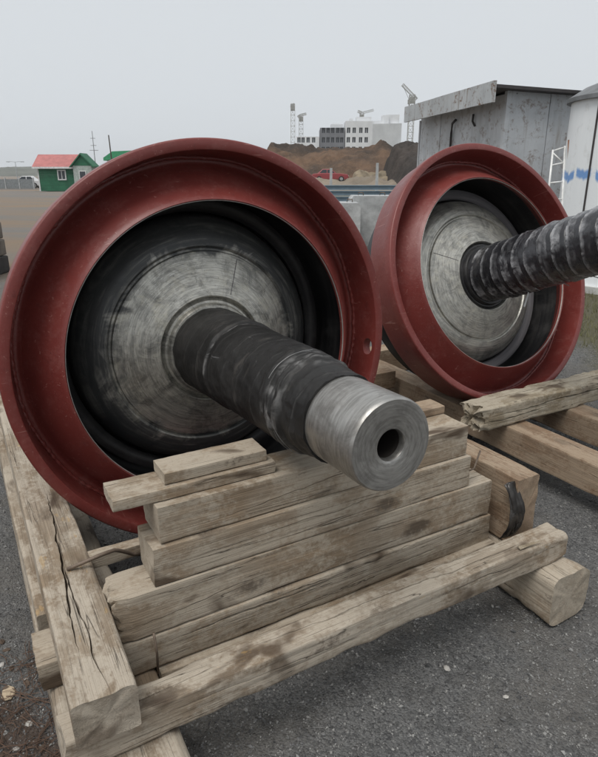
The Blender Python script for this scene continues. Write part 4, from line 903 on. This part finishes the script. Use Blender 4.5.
for s in (-1, 1): MB().tube([(0, 0, zt), (s*.6, 0, zt+.05), (s*1.0, 0, zt+.03)], .03, 6).build('arm', LG, e); MB().box(s*1.0-.22, s*1.0+.22, -.1, .1, zt-.03, zt+.07).build('lamp_head', LG, e)
# grey yard wall far left
D = 72.; e = tag(empty('yard_wall', (at(2, 175, D).x, D, 0)), 'low grey concrete panel wall left of the white car', 'wall'); 
for q in range(5): MB().box(-4.5+q*1.6, -4.5+q*1.6+1.56, -.08, .08, 0, 1.05).build('panel', simple('dull_wall_panel', (.20, .215, .22), .9), e)
for q in range(6): MB().box(-4.58+q*1.6, -4.48+q*1.6, -.12, .12, 0, 1.2).build('post', CONC, e)
# stack of weathered sleepers at the left edge
D = 9.3; p = at(-55, 175, D)
for q, (dx, h0, h1) in enumerate(((.03, 0, .27), (.015, .275, .53), (.0, .535, .80), (-.03, .805, 1.02), (-.035, 1.025, 1.22))):
    lab = ['bottom dark sleeper of the stack at the left yard edge', 'second sleeper from the bottom of the stack at the left yard edge', 'middle sleeper of the stack at the left yard edge', 'fourth sleeper from the bottom of the stack at the left yard edge', 'topmost sleeper of the stack at the left yard edge'][q]
    o = MB().box(-.43, .43, -.6, .6, 0, h1-h0-.006).build('stacked_sleeper', simple('sleeper_%d' % q, (.15, .13, .11) if q else (.04, .037, .035), .9, 0, .4, 7, .6, .01)); o.location = (p.x+dx, D, h0); md = o.modifiers.new('b', 'BEVEL'); md.width = .02; md.segments = 2
    tag(o, lab, 'sleeper')
# --- grass by the tank
n = 9000; x = rng.uniform(2.3, 6.2, n); y = rng.uniform(4.3, 8.6, n); keep = fbm(x*1.2, y*1.2, 0*x, 61, 3) > -.25-.25*np.clip(x-2.6, -1, 1); x, y = x[keep], y[keep]; n = len(x)
a = rng.uniform(0, 6.28, n); h = rng.uniform(.03, .10, n); w = .0035; lean = rng.normal(0, .03, (n, 2))
Vg = np.stack([np.stack([x-w*np.cos(a), y-w*np.sin(a), 0*x-.01], -1), np.stack([x+w*np.cos(a), y+w*np.sin(a), 0*x-.01], -1), np.stack([x+lean[:, 0], y+lean[:, 1], h], -1)], 1).reshape(-1, 3)
o = mobj('grass', Vg, np.arange(3*n).reshape(-1, 3), simple('dry_grass', (.14, .135, .06), .9, 0, .45, 2), kind='stuff'); tag(o, 'short dry yellow-green grass at the foot of the tank', 'grass')

# ------------------------------------------------------------------ damp air over the whole site
hz = NT('damp_air'); hz.n.remove(hz.p); pv = hz.n.new('ShaderNodeVolumePrincipled'); pv.inputs['Color'].default_value = (.98, .99, 1, 1); pv.inputs['Density'].default_value = .00028; pv.inputs['Anisotropy'].default_value = .2
hz.l.new(pv.outputs[0], hz.out.inputs['Volume'])
o = MB().box(-1510, 1510, -1510, 1510, -2.0, 45.0).build('haze', hz.m); o['kind'] = 'stuff'; tag(o, 'thin grey damp haze lying over the whole yard', 'haze')
